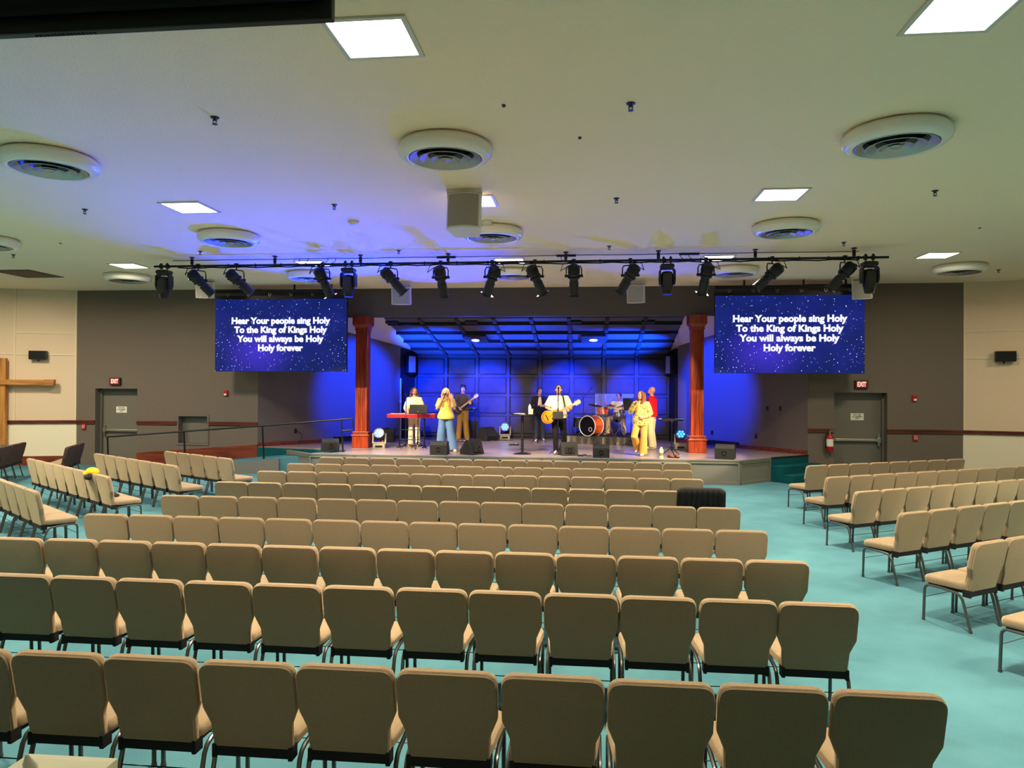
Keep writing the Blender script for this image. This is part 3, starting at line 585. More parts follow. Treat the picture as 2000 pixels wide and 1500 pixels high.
# ------------------------------------------------------------------ LED screens with the lyrics
def screen_mat():
    m = bpy.data.materials.new('screen_starfield'); m.use_nodes = True; nt = m.node_tree; b = nt.nodes['Principled BSDF']; N = nt.nodes.new; L = nt.links.new
    b.inputs['Base Color'].default_value = (.004, .004, .006, 1); b.inputs['Roughness'].default_value = .7; b.inputs['Specular IOR Level'].default_value = .05
    tc = N('ShaderNodeTexCoord'); vo = N('ShaderNodeTexVoronoi'); vo.inputs['Scale'].default_value = 13; vo.feature = 'F1'
    L(tc.outputs['Object'], vo.inputs['Vector'])
    cr = N('ShaderNodeValToRGB'); cr.color_ramp.elements[0].position = .0; cr.color_ramp.elements[0].color = (1, 1, 1, 1); cr.color_ramp.elements[1].position = .16; cr.color_ramp.elements[1].color = (0, 0, 0, 1); L(vo.outputs['Distance'], cr.inputs['Fac'])
    n1 = N('ShaderNodeTexNoise'); n1.inputs['Scale'].default_value = 1.4; L(tc.outputs['Object'], n1.inputs['Vector'])
    gr = N('ShaderNodeValToRGB'); e = gr.color_ramp.elements; e[0].position = .35; e[0].color = lin((16, 32, 100)); e[1].position = .7; e[1].color = lin((26, 38, 128)); L(n1.outputs['Fac'], gr.inputs['Fac'])
    mp = N('ShaderNodeMapping'); mp.inputs['Location'].default_value = (.55, 0, .55); mp.inputs['Scale'].default_value = (.9, .9, 1.25); sg = N('ShaderNodeTexGradient'); sg.gradient_type = 'SPHERICAL'
    L(tc.outputs['Object'], mp.inputs['Vector']); L(mp.outputs['Vector'], sg.inputs['Vector'])
    mx = N('ShaderNodeMixRGB'); L(sg.outputs['Fac'], mx.inputs[0]); L(gr.outputs['Color'], mx.inputs[1]); mx.inputs[2].default_value = lin((66, 50, 205))
    wn = N('ShaderNodeTexNoise'); wn.inputs['Scale'].default_value = 3.1; L(tc.outputs['Object'], wn.inputs['Vector']); w2 = N('ShaderNodeMath'); w2.operation = 'MULTIPLY'; L(cr.outputs['Color'], w2.inputs[0])
    wr = N('ShaderNodeValToRGB'); wr.color_ramp.elements[0].position = .42; wr.color_ramp.elements[0].color = (.25, .25, .25, 1); wr.color_ramp.elements[1].position = .62; L(wn.outputs['Fac'], wr.inputs['Fac']); L(wr.outputs['Color'], w2.inputs[1])
    ad = N('ShaderNodeMixRGB'); ad.blend_type = 'ADD'; ad.inputs[0].default_value = 1; L(mx.outputs[0], ad.inputs[1])
    tint = N('ShaderNodeMixRGB'); tint.blend_type = 'MULTIPLY'; tint.inputs[0].default_value = 1; L(w2.outputs[0], tint.inputs[1]); tint.inputs[2].default_value = (2.2, 2.4, 3, 1); L(tint.outputs[0], ad.inputs[2])
    L(ad.outputs[0], b.inputs['Emission Color']); b.inputs['Emission Strength'].default_value = 1.0
    return m
M['screen'] = screen_mat()
M['lyric'] = mat('screen_lyric_white', (250, 252, 255), .6, emit=(250, 252, 255), estr=1.15); M['lyricglow'] = mat('screen_lyric_glow', (120, 124, 170), .6, emit=(104, 108, 160), estr=1.0)
def text_mesh(txt, size, off, ex=.001, space=1.0, align='CENTER'):
    cu = bpy.data.curves.new('text', 'FONT'); cu.body = txt; cu.size = size; cu.offset = off; cu.extrude = ex; cu.align_x = align; cu.align_y = 'CENTER'; cu.space_line = space; cu.resolution_u = 3
    o = bpy.data.objects.new('text', cu); COL.objects.link(o); bpy.context.view_layer.update()
    me = bpy.data.meshes.new_from_object(o.evaluated_get(bpy.context.evaluated_depsgraph_get())); bpy.data.objects.remove(o); bpy.data.curves.remove(cu)
    return me
def text_obj(name, txt, size, m, parent, Mx, off=0, ex=.001, space=1.0, wide=None):
    me = text_mesh(txt, size, off, ex, space)
    if wide:
        xs_ = [v.co.x for v in me.vertices]; k = wide / (max(xs_) - min(xs_)); me.transform(Matrix.Diagonal((k, 1, 1, 1)))
    me.transform(Mx); me.materials.clear(); me.materials.append(m); me.name = name
    o = bpy.data.objects.new(name, me); COL.objects.link(o); o.parent = parent
    return o
UPX = Matrix(((1, 0, 0, 0), (0, 0, -1, 0), (0, 1, 0, 0), (0, 0, 0, 1)))     # text in the XZ plane, facing -Y
def screen(x0, x1, z0, z1, label, cat_l):
    Y = 18.6; cx, cz = (x0 + x1) / 2, (z0 + z1) / 2; w, h = x1 - x0, z1 - z0
    t = thing('led_screen', label, 'screen', (cx, Y, cz), 0, 'LED screens beside the stage')
    MB().bx(-w / 2, w / 2, 0, .09, -h / 2, h / 2).build('cabinet', M['black'], t, False)
    MB().bx(-w / 2 + .006, w / 2 - .006, -.006, 0, -h / 2 + .006, h / 2 - .006).build('picture', M['screen'], t, False)
    for i, (s, wd) in enumerate((('Hear Your people sing Holy', 2.76), ('To the King of Kings Holy', 2.6), ('You will always be Holy', 2.42), ('Holy forever', 1.25))):
        zz = .385 - i * .245
        text_obj('lyric_line', s, .235, M['lyric'], t, TR((0, -.012, zz)) @ UPX, .0058, .002, wide=wd)
        text_obj('lyric_halo', s, .235, M['lyricglow'], t, TR((0, -.0085, zz)) @ UPX, .016, .001, wide=wd + .03)
    g = thing('screen_hanging_frame', 'black hanging bar with hooks above the %s screen' % cat_l, 'rigging', (cx, Y + .05, z1), 0, 'hanging bars above the screens')
    MB().bx(-w / 2, w / 2, -.05, .05, .17, .25).bx(-w / 2, w / 2, -.03, .03, .02, .09).build('beam', M['blackm'], g, False)
    for k in range(6):
        q = -w / 2 + w * (k + .6) / 6.2
        MB().tube([(q - .03, -.06, .15), (q - .03, -.06, .10), (q, -.06, .07), (q + .03, -.06, .10), (q + .03, -.06, .15)], .008, 6).build('shackle', M['steel'], g)
    for q in (-w * .3, w * .1, w * .38): MB().bx(q - .02, q + .02, -.02, .02, .24, CZ - z1).build('hanger', M['blackm'], g, False)
    MB().bx(-w / 2, w / 2, -.02, .02, 0, .03).build('mounting_rail', M['blackm'], g, False)
screen(-10.12, -6.42, 2.71, 4.68, 'LED lyric screen with starry blue picture left of the stage', 'left')
screen(3.2, 6.83, 2.71, 4.68, 'LED lyric screen with starry blue picture right of the stage', 'right')

# ------------------------------------------------------------------ fittings on the walls
def wall_item(name, label, cat, x, z, y=YW, group=None): return thing(name, label, cat, (x, y, z), 0, group)
for x, z, l, n_ in ((at(227, 745, YW).x, at(227, 745, YW).z, 'red lit EXIT sign above the left grey door', 0), (at(1681, 751, YW).x, at(1681, 751, YW).z, 'red lit EXIT sign above the right grey door', 1)):
    t = wall_item('exit_sign', l, 'exit sign', x, z, group='exit signs above the doors')
    MB().bx(-.165, .165, -.07, 0, -.105, .105).build('housing', M['black'], t, False, .008)
    MB().bx(-.14, .14, -.074, -.07, -.085, .085).build('face', M['redface'], t, False)
    text_obj('letters', 'EXIT', .17, M['redlit'], t, TR((0, -.078, .0)) @ UPX, .006, .002, wide=.22)
for n, px, py in ((1, 237.5, 800), (2, 1674, 814)):
    y = YW + .29; p = at(px, py, y)
    t = thing('door_notice', 'small cream notice plate on the %s grey door' % ('left' if n == 1 else 'right'), 'sign', (p.x, y, p.z), 0, 'notices on the doors')
    MB().bx(-.165, .165, -.006, 0, -.09, .09).build('plate', M['paper'], t, False)
    text_obj('wording', 'NOT AN\nACCESSIBLE\nEXIT', .05, M['ink'], t, TR((0, -.008, .0)) @ UPX, .0012, .001, 1.0, wide=.26)
for px, py, l in ((442, 768, 'red fire alarm strobe on the grey wall left of the stage'), (1785.5, 778, 'red fire alarm strobe on the grey wall right of the right door')):
    p = at(px, py, YW); t = wall_item('alarm_strobe', l, 'fire alarm', p.x, p.z, group='fire alarm strobes')
    MB().bx(-.06, .06, -.05, 0, -.08, .08).build('housing', M['red'], t, False, .01); MB().bx(-.035, .035, -.075, -.05, -.065, -.01).build('strobe_lens', M['paper'], t, False, .008)
for px, py, l in ((165, 833, 'red fire alarm pull box left of the left grey door'), (1787, 855, 'red fire alarm pull box under the rail right of the right door')):
    p = at(px, py, YW); t = wall_item('alarm_pull_station', l, 'fire alarm', p.x, p.z, group='fire alarm pull boxes')
    MB().bx(-.06, .06, -.045, 0, -.075, .075).build('housing', M['red'], t, False, .008)
    b = MB()
    for q in (-.045, .03): b.bx(-.04, -.008, -.05, -.045, q, q + .025).bx(.008, .04, -.05, -.045, q, q + .025)
    b.bx(-.045, .045, -.055, -.045, -.012, .012).build('pull_handle', M['pink'], t, False)
p = at(1618, 862, YW)
t = wall_item('fire_extinguisher', 'red fire extinguisher hung on the wall beside the right grey door', 'fire extinguisher', p.x, p.z - .26)
MB().lathe([(0, 0), (.075, 0), (.085, .02), (.085, .36), (.07, .41), (.035, .44), (.03, .47), (0, .47)], 24, TR((0, -.1, 0))).build('cylinder', M['red'], t)
MB().lathe([(.0865, .14), (.0865, .33)], 20, TR((0, -.1, 0)) @ RZ(.3)).build('label_band', M['paper'], t)
MB().bx(-.02, .02, -.12, -.08, .46, .51).bx(-.02, .11, -.112, -.088, .51, .525).bx(0, .12, -.112, -.088, .555, .57).build('valve', M['chrome'], t, False, .004)
MB().tube([(-.02, -.1, .49), (-.09, -.1, .46), (-.11, -.1, .36), (-.1, -.11, .18)], .012, 8).cyl((-.1, -.11, .18), (-.1, -.11, .1), .016).build('hose', M['matte'], t)
MB().bx(-.03, .03, -.02, 0, .1, .5).build('wall_bracket', M['blackm'], t, False)
def plate(x, y, z, rz, label):
    t = thing('wall_socket', label, 'wall socket', (x, y, z), rz, 'dark socket plates')
    MB().bx(-.04, .04, -.008, 0, -.065, .065).build('cover', M['black'], t, False, .003); MB().bx(-.018, .018, -.011, -.008, .01, .045).bx(-.018, .018, -.011, -.008, -.045, -.01).build('outlet', M['matte'], t, False)
    return t
def on_seg(px, py, a, b):
    """point of the vertical wall through a, b under photo pixel (px, py)"""
    d = cF + cR * ((px - 1000) / FPX) - cU * ((py - 750) / FPX); a, b = V((a[0], a[1], 0)), V((b[0], b[1], 0)); n = V((-(b - a).y, (b - a).x, 0))
    return EYE + d * ((a - EYE).dot(n) / d.dot(n))
ra = math.atan2(RW[2][1] - RW[1][1], RW[2][0] - RW[1][0]); la = math.atan2(LW[1][1] - LW[0][1], LW[1][0] - LW[0][0])
for px, py, l in ((1499, 798, 'dark wall plate right of the stage, left of an equal pair'), (1524, 798, 'dark wall plate right of the stage, right of an equal pair'), (1391, 845, 'dark socket low on the blue wall beside the right column'), (1477, 852, 'dark socket low on the wall above the stage edge')):
    p = on_seg(px, py, RW[1], RW[2]); plate(p.x, p.y, p.z, ra, l)
p = on_seg(577, 842, LW[0], LW[1]); t = plate(p.x, p.y, p.z, la, 'dark socket with a hanging cable on the wall left of the stage')
MB().tube([(.03, -.02, 0), (.1, -.03, -.03), (.19, -.03, -.1), (.17, -.04, -.25), (.13, -.05, -.34), (.12, -.05, p.z * -1 + SZ + .12)], .008, 6).build('cable', M['dgrey'], t)
# black speakers on the panelled side walls, the cross
def on_T(T, px, py):
    o = T @ V((0, 0, 0)); q = T @ V((1, 0, 0)); return on_seg(px, py, o, q)
for T, px, py, w, h, l in ((TL, 78, 694, .44, .25, 'black wall speaker on the beige panels above the wooden cross arm'), (TRr, 1961.5, 696.5, .44, .26, 'black wall speaker on the beige panels at the far right')):
    p = on_T(T, px, py); a = math.atan2(T[1][0], T[0][0])
    t = thing('wall_speaker', l, 'speaker', (p.x, p.y, p.z), a, 'black wall speakers')
    MB().bx(-w / 2, w / 2, -.2, -.04, -h / 2, h / 2).build('cabinet', M['black'], t, False, .01); MB().bx(-w / 2 + .015, w / 2 - .015, -.206, -.2, -h / 2 + .015, h / 2 - .015).build('grille', M['matte'], t, False); MB().bx(-.05, .05, -.06, 0, -.05, .05).cyl((-.02, -.05, -h / 2), (-.02, -.05, -h / 2 - .05), .02).build('wall_bracket', M['blackm'], t, False)
p = on_T(TL, 11, 750); a = math.atan2(TL[1][0], TL[0][0])
t = thing('wooden_cross', 'tall rough wooden cross mounted on the beige wall at the far left', 'cross', (p.x, p.y, 0), a)
MB().bx(-.1, .1, -.24, -.1, .6, 3.07).build('upright', M['cross'], t, False, .012)
MB().bx(-1.3, 1.3, -.30, -.16, 2.31, 2.46).bx(-1.36, -1.1, -.31, -.15, 2.30, 2.47).bx(1.1, 1.36, -.31, -.15, 2.30, 2.47).build('crossbeam', wood('cross_beam_wood', (140, 84, 28), (204, 142, 66), .6, 'X', 9), t, False, .01)
MB().bx(-.108, .108, -.248, -.092, .6, .78).build('foot_band', M['cross'], t, False, .01)
MB().bx(-.05, .05, -.1, 0, 1.0, 1.1).bx(-.05, .05, -.1, 0, 2.7, 2.8).build('wall_bracket', M['blackm'], t, False)

# ramp handrail
t = thing('handrail', 'dark metal handrail along the ramp left of the stage', 'handrail', (-9.6, 18.25, 0))
q = lambda px, py: at(px, py, 18.3) - V((-9.6, 18.3, 0))
h0, h1, h2, h3 = q(212, 853), q(514, 831.5), q(668, 819), q(690, 817); h4 = q(691, 839); h5 = q(670, 841)
MB().tube([h0, h1, h2, h3, h4, h5], .024, 10).build('top_rail', M['blackm'], t)
for h, px in ((h0, 222), (h0.lerp(h1, .5), 0), (h1, 0), (h2, 0)):
    z = rz(h.x - 9.6); f = V((h.x + .05, h.y, z))
    MB().tube([h, f], .022, 10).cyl(f, f + V((0, 0, .012)), .06).build('post', M['blackm'], t)
# television hung over the camera, box of tissues on the booth ledge
p = at(655, 46, 2.25)
t = thing('hanging_television', 'large black television hung from the ceiling above the camera, back towards us', 'television', (p.x - .84, 2.25, p.z))
MB().bx(-.84, .84, -.035, .0, .0, .96).build('screen_panel', M['black'], t, False, .006)
MB().bx(-.80, .80, -.075, -.035, .05, .62).build('rear_housing', M['matte'], t, False, .02)
b = MB()
for k in range(16): b.bx(-.2 + k * .014, -.194 + k * .014, -.02, -.01, -.002, .0)
b.build('vent_slots', M['matte'], t, False); MB().bx(-.545, -.505, -.03, -.008, -.016, .0).build('sensor', M['matte'], t, False, .004)
MB().bx(-.2, .2, -.11, -.075, .2, .6).cyl((0, -.11, .4), (0, -.11, CZ - p.z), .03).cyl((0, -.11, CZ - p.z - .02), (0, -.11, CZ - p.z), .1).build('ceiling_mount', M['blackm'], t)
M['card'] = mat('cream_cardboard', (254, 248, 214), .7); M['tissue'] = mat('tissue_paper', (245, 242, 232), .9)
struct(MB().bx(-2.2, -.2, 1.35, 1.80, 0, 1.21).build('wall_booth', M['cream'], None, False))
p = at(144, 1475, 1.775)
t = thing('tissue_box', 'cream tissue box with a white tissue sticking out, at the lower left', 'tissue box', (p.x, 1.675, 1.21), .02)
hz = p.z - 1.21
MB().loft([[(-.125, -.1, 0), (.125, -.1, 0), (.125, .1, 0), (-.125, .1, 0)], [(-.125, -.1, hz * .98), (.125, -.1, hz * .98), (.125, .1, hz * .98), (-.125, .1, hz * .98)], [(-.1, -.075, hz), (.1, -.075, hz), (.1, .075, hz), (-.1, .075, hz)]]).build('carton', M['card'], t, False)
MB().loft([[(-.035 + .022 * math.cos(a_), .01 * math.sin(a_), 0 + hz - .004) for a_ in [k * PI / 5 for k in range(10)]], [(-.045 + .018 * math.cos(a_) * (1 + .3 * math.sin(3 * a_)), .012 * math.sin(a_), hz + .024) for a_ in [k * PI / 5 for k in range(10)]], [(-.05 + .003 * math.cos(a_), .003 * math.sin(a_), hz + .05) for a_ in [k * PI / 5 for k in range(10)]]]).build('tissue', M['tissue'], t)

# ------------------------------------------------------------------ stage equipment
M['led'] = mat('led_cyan', (60, 190, 255), .4, emit=(70, 190, 255), estr=3.2); M['ledface'] = mat('led_face_blue', (6, 40, 120), .3, emit=(0, 70, 200), estr=.9)
M['headgrey'] = mat('fixture_grey', (138, 128, 108), .5); M['cloth'] = mat('skirt_cloth', (52, 46, 36), .35, 0, .5, 9, .3, .6); M['wedge'] = mat('monitor_grey_black', (21, 20, 19), .7, 0, .3, 200); M['foam'] = mat('grille_foam', (33, 31, 28), .9, 0, .4, 300)
def head_on_stage(x, y, label, rz=0, tilt=18):
    t = thing('moving_head_light', label, 'stage light', (x, y, SZ), rz, 'moving heads standing on the stage')
    MB().loft([[(-a, -b_, z), (a, -b_, z), (a, b_, z), (-a, b_, z)] for a, b_, z in ((.17, .14, 0), (.17, .14, .1), (.14, .11, .13))]).build('base', M['headgrey'], t, False, .01)
    MB().bx(-.1, .1, -.145, -.139, .025, .085).build('display', M['matte'], t, False)
    for s in (-1, 1): MB().loft([[(s * (.15 + .0), -w, z), (s * .195, -w, z), (s * .195, w, z), (s * .15, w, z)] for w, z in ((.1, .14), (.08, .2), (.06, .36), (.05, .42))]).build('arm', M['headgrey'], t, False, .008)
    MB().bx(-.19, .19, -.09, .09, .12, .17).build('yoke', M['headgrey'], t, False, .01)
    T = look((0, -.06, .40), (0, -1, math.tan(R(tilt))))
    MB().lathe([(0, -.14), (.07, -.135), (.12, -.09), (.14, -.02), (.146, .05), (.146, .09), (.13, .09)], 28, T).build('head', M['black'], t)
    f = MB().lathe([(0, .082), (.13, .082)], 28, T).build('front_glass', M['ledface'], t)
    b = MB()
    for i in range(7):
        a_ = PI / 3 * i; r_ = 0 if i == 6 else .078
        b.lathe([(0, .09), (.027, .088), (.03, .083)], 14, T @ TR((r_ * math.cos(a_), r_ * math.sin(a_), 0)))
    b.build('led_lens', M['led'], f)
head_on_stage(at(733, 870, 19.6).x + .12, 19.6, 'moving head with glowing blue lenses beside the left column', .15, 22)
head_on_stage(at(990, 850, 24.0).x - .03, 23.75, 'moving head with glowing blue lenses at the back of the stage', .05, 8)
head_on_stage(at(1332, 870, 20.75).x - .02, 20.75, 'moving head with glowing blue lenses beside the right column', -.2, 24)
def light_bar(x0, y0, x1, y1, label, n=20):
    a, b_ = V((x0, y0, SZ)), V((x1, y1, SZ)); L = (b_ - a).length
    t = thing('led_light_bar', label, 'stage light', tuple((a + b_) / 2), math.atan2((b_ - a).y, (b_ - a).x), 'LED bars at the foot of the side walls')
    MB().bx(-L / 2, L / 2, -.05, .05, .09, .2).build('housing', M['black'], t, False, .006)
    for s in (-1, 1): MB().bx(s * L * .38 - .02, s * L * .38 + .02, -.08, .08, 0, .1).build('foot', M['blackm'], t, False)
    b = MB()
    for i in range(n): b.cyl((-L / 2 + L * (i + .5) / n, 0, .2), (-L / 2 + L * (i + .5) / n, 0, .205), .02)
    b.build('lens_row', M['headgrey'], t)
light_bar(-7.6, 20.95, -6.75, 22.1, 'black LED light bar on the stage floor under the left blue wall'); light_bar(3.3, 22.25, 4.25, 20.95, 'black LED light bar on the stage floor under the right blue wall', 14)
# wedge monitors
def wedge(x, y, rz, label, s=1.0, back=True, kind=0):
    t = thing('floor_monitor', label, 'speaker', (x, y, SZ), rz, 'wedge monitors on the stage')
    w, d, h = .22 * s, .19 * s, .34 * s
    if kind == 0: prof = [(-d, 0), (d * 1.05, 0), (d * .95, .12 * s), (d * .3, h), (-d * .55, h), (-d, h * .75)]
    else: prof = [(-d, 0), (d, 0), (d * 1.1, .1 * s), (d * .1, h), (-d * .4, h)]
    MB().loft([[(q * (w if abs(q) > .6 else w), yy, zz) for yy, zz in prof] for q in (-1, 1)]).build('cabinet', M['wedge'], t, False, .012)
    # grille towards the player (+y side), rear plate with handle towards the hall
    a, b_ = V((0, prof[2][0], prof[2][1])), V((0, prof[3][0], prof[3][1])); n = V((0, (b_ - a).z, -(b_ - a).y)).normalized()
    MB().loft([[(q * w * .88, *(p_ + n * o_).yz) for q, p_ in ((-1, a.lerp(b_, .05)), (1, a.lerp(b_, .05)), (1, a.lerp(b_, .95)), (-1, a.lerp(b_, .95)))] for o_ in (.001, .012)]).build('grille', M['foam'], t, False)
    fy = prof[-1][0] if kind == 0 else -d
    MB().bx(-w * .55, w * .55, fy - .006, fy + .03, h * .2, h * .66).build('rear_plate', M['foam'], t, False)
    MB().torus((0, fy - .01, h * .42), .05 * s, .008, 20, 6, TR((0, fy - .01, h * .42)) @ RX(PI / 2) @ TR((0, -fy + .01, -h * .42))).build('badge', M['blackm'], t)
    return t
wedge(at(859, 880, 18.0).x, 18.0, 0, 'black floor monitor in front of the yellow-topped singer', 1.0)
wedge(at(922, 880, 18.15).x, 18.2, 1.0, 'black floor monitor turned side-on, left of the round table', 1.1, kind=1)
wedge(at(1110, 880, 18.3).x, 18.35, .25, 'black floor monitor at the feet of the guitar-playing singer', .98, kind=1)
wedge(at(1174, 885, 17.95).x, 17.95, 0, 'black floor monitor at the stage edge before the drums', .92)
wedge(at(1428, 890, 17.95).x - .12, 18.05, -.3, 'black floor monitor at the right front corner of the stage', 1.05)
wedge(at(626, 876, 18.6).x + .32, 18.45, .5, 'black floor monitor at the left front corner of the stage', .98)
wedge(at(952, 850, 23.1).x, 23.1, -2.2, 'black floor monitor on its side at the back, beside a blue light', 1.25, kind=1)
# amplifier, bottles, shoes
p = at(757, 850, 21.8)
t = thing('guitar_amplifier', 'dark small amplifier behind the red keyboard', 'amplifier', (p.x, 21.8, SZ), .1)
MB().bx(-.22, .22, -.12, .12, 0, .42).build('cabinet', M['wedge'], t, False, .012); MB().bx(-.19, .19, -.13, -.12, .03, .33).build('grille_cloth', M['foam'], t, False); MB().bx(-.06, .06, -.03, .03, .42, .45).build('handle', M['matte'], t, False, .01); MB().cyl((.12, -.13, .14), (.12, -.14, .14), .03).build('badge', M['chrome'], t)
M['pinkb'] = mat('pink_bottle', (238, 110, 130), .35); M['creamb'] = mat('cream_can', (232, 226, 160), .4); M['canlab'] = mat('green_label', (120, 130, 80), .5)
def bottle(name, label, x, y, z, r, h, m, lab=None, capm=None):
    t = thing(name, label, 'bottle', (x, y, z))
    MB().lathe([(0, 0), (r * .95, 0), (r, .01), (r, h * .74), (r * .8, h * .82), (r * .55, h * .86), (0, h * .86)], 20).build('body', m, t)
    MB().cyl((0, 0, h * .86), (0, 0, h), r * .58, r * .5).build('cap', capm or m, t)
    if lab: MB().lathe([(r * 1.01, h * .2), (r * 1.01, h * .5)], 20).build('label', lab, t)
p = at(747, 872, 19.6); bottle('drink_bottle', 'pink drink bottle on the stage beside the left blue light', p.x, 19.6, SZ, .042, .22, M['pinkb'])
p = at(1291.5, 890, 17.98); bottle('drink_bottle', 'cream tall bottle standing at the stage edge right of the blouse singer', p.x, 17.98, SZ, .052, .27, M['creamb'], M['canlab'])
M['sandal'] = mat('brown_leather', (120, 74, 46), .6, 0, .2, 60); M['sole'] = mat('dark_sole', (40, 28, 22), .8)
for i, dx in enumerate((-.075, .075)):
    p = at(1316, 890, 18.1); t = thing('shoe', ('left' if i == 0 else 'right') + ' one of a pair of brown shoes left at the stage edge', 'shoe', (p.x + dx, 18.1, SZ), .5 if i == 0 else .2, 'pair of brown shoes')
    MB().ell((0, 0, .012), (.055, .14, .014)).build('sole', M['sole'], t); MB().ell((0, -.05, .035), (.05, .085, .035)).ell((0, .08, .045), (.042, .055, .045)).ell((0, .02, .06), (.03, .07, .025)).build('upper', M['sandal'], t, remesh=.008)
# pub table with things on it
x, y = at(1020, 880, 18.5).x, 18.5; TT = at(1020, 808.5, 18.5).z - SZ
t = thing('pub_table', 'tall narrow black round table on a single pole near the stage front', 'table', (x, y, SZ))
MB().lathe([(0, TT - .025), (.28, TT - .025), (.285, TT - .012), (.28, TT), (0, TT)], 36).build('tabletop', M['black'], t); MB().cyl((0, 0, .02), (0, 0, TT - .02), .036).build('pole', M['black'], t); MB().lathe([(.0, .05), (.05, .045), (.2, .016), (.24, .006), (.24, 0), (0, 0)], 32).build('base', M['black'], t)
bottle('tumbler', 'white insulated tumbler standing on the tall round table', x + .19, y, SZ + TT, .038, .26, M['white'], None, M['steel'])
c = thing('paper_cup', 'cream cup beside the white tumbler on the tall table', 'cup', (x + .245, y - .07, SZ + TT)); MB().lathe([(0, 0), (.032, 0), (.042, .13), (.044, .135), (.039, .13), (.03, .01), (0, .01)], 20).build('cup_body', M['creamb'], c)
MB().lathe([(0, .128), (.038, .128)], 16).build('drink', M['sandal'], c)
for i in range(3): o = MB().bx(-.105, .105, -.14, .14, 0, .004 + .0).build('paper_sheet', M['paper'], None, False); o.location = (x - .1 + .02 * i, y - .03 * i, SZ + TT + .001 + .006 * i); o.rotation_euler = (0, 0, .5 - .4 * i); tag(o, ('lowest', 'middle', 'topmost')[i] + ' loose white sheet of paper on the tall round table', 'paper', 'papers on the tall table')
# stands
def music_stand(x, y, label, dz=1.0, rz=0, tilt=65, w=.5, h=.33, m=None, sheets=False):
    t = thing('music_stand', label, 'music stand', (x, y, SZ), rz, 'music stands on the stage')
    MB().cyl((0, 0, .12), (0, 0, dz), .012).cyl((0, 0, .12), (0, 0, .5), .017).build('pole', M['blackm'], t)
    for k in range(3):
        a_ = 2 * PI * k / 3 + .5; MB().tube([(0, 0, .2), (.26 * math.cos(a_), .26 * math.sin(a_), .012)], .011, 6).build('leg', M['blackm'], t)
    T = TR((0, 0, dz)) @ RX(R(tilt))
    d_ = MB().bx(-w / 2, w / 2, -.06, h - .06, -.008, 0, T).bx(-w / 2, w / 2, -.06, -.05, 0, .05, T).bx(-.04, .04, -.02, .08, -.04, -.008, T).build('desk', m or M['matte'], t, False)
    MB().cyl((0, 0, dz - .05), (0, 0, dz + .02), .02).build('clamp', M['chrome'], t)
    if sheets: MB().bx(-w * .42, w * .1, -.04, h - .1, .002, .006, T).build('sheet', M['paper'], t, False)
    return t
music_stand(at(816, 870, 19.45).x, 19.45, 'black music stand in front of the woman at the red keyboard', at(816, 804, 19.45).z - SZ, 0, 66, .5, .27)
music_stand(at(1052, 862, 22.35).x, 22.3, 'black music stand in front of the dark-jacketed bass player', at(1052, 803, 22.35).z - SZ, 0, 30, .5, .32)
music_stand(at(1233, 865, 21.2).x, 21.4, 'black music stand between the drummer and the blouse singer', at(1233, 797, 21.4).z - SZ, .5, 78, .5, .36)
t = music_stand(at(1310, 888, 18.9).x, 18.7, 'flat-topped black stand right of the blouse singer', at(1310, 821, 18.7).z - SZ, .15, 6, .55, .34)
z = at(1310, 821, 18.7).z
MTAB = mat('tablet_screen', (90, 170, 240), .2, emit=(70, 150, 235), estr=.9)
c = thing('tablet_computer', 'tablet with a bright blue screen on the flat-topped stand', 'tablet', (at(1325, 818, 18.7).x, 18.7, z + .028), .15); MB().bx(-.1, .12, -.08, .1, 0, .008).build('tablet_body', M['black'], c, False); MB().bx(-.09, .11, -.07, .09, .008, .0095).build('display', MTAB, c, False)
o = MB().bx(-.13, .13, -.1, .1, 0, .006).build('paper_sheet', M['paper'], None, False); o.location = (at(1297, 820, 18.7).x, 18.72, z + .03); o.rotation_euler = (0, 0, .1); tag(o, 'sheet of paper lying on the flat-topped stand beside the tablet', 'paper')
def mic_stand(x, y, label, h, tip, base='tripod', rz=0, z0=SZ):
    """boom stand: pole of height h, boom to tip (relative), microphone at the end"""
    t = thing('microphone_stand', label, 'microphone stand', (x, y, z0), rz, 'microphone stands')
    MB().cyl((0, 0, .05), (0, 0, h), .0105).cyl((0, 0, .1), (0, 0, h * .55), .014).build('pole', M['blackm'], t)
    if base == 'tripod':
        for k in range(3):
            a_ = 2 * PI * k / 3 + .3; MB().tube([(0, 0, .16), (.3 * math.cos(a_), .3 * math.sin(a_), .012)], .009, 6).build('leg', M['blackm'], t)
    else: MB().lathe([(0, .03), (.1, .025), (.14, .01), (.14, 0), (0, 0)], 24).build('base', M['blackm'], t)
    tip = V(tip); top = V((0, 0, h)); d = (tip - top).normalized()
    MB().tube([top - d * .25, tip], .008, 6).cyl(top - d * .02, top + d * .02, .022).build('boom', M['blackm'], t)
    m_ = MB().cyl(tip, tip + d * .13, .011, .018).build('microphone', M['black'], t); MB().ell(tuple(tip + d * .15), (.027, .027, .027)).build('mesh_head', M['dgrey'], m_)
    return t
x = at(793, 872, 19.4).x; mic_stand(x, 19.38, 'boom microphone stand before the woman at the red keyboard', at(793, 770, 19.4).z - SZ, (.19, .42, at(806, 769, 19.75).z - SZ))
x = at(1089.5, 889, 18.33).x; t = mic_stand(x, 18.36, 'straight microphone stand in front of the guitar-playing singer', 1.56, (.0, .06, 1.62))
MB().box((.0, -.03, 1.02), (.27, .02, .2), rz=0).build('lyric_holder', M['dgrey'], t, False, .01); MB().cyl((0, -.02, 1.1), (0, -.02, 1.2), .02).build('holder_clamp', M['blackm'], t)
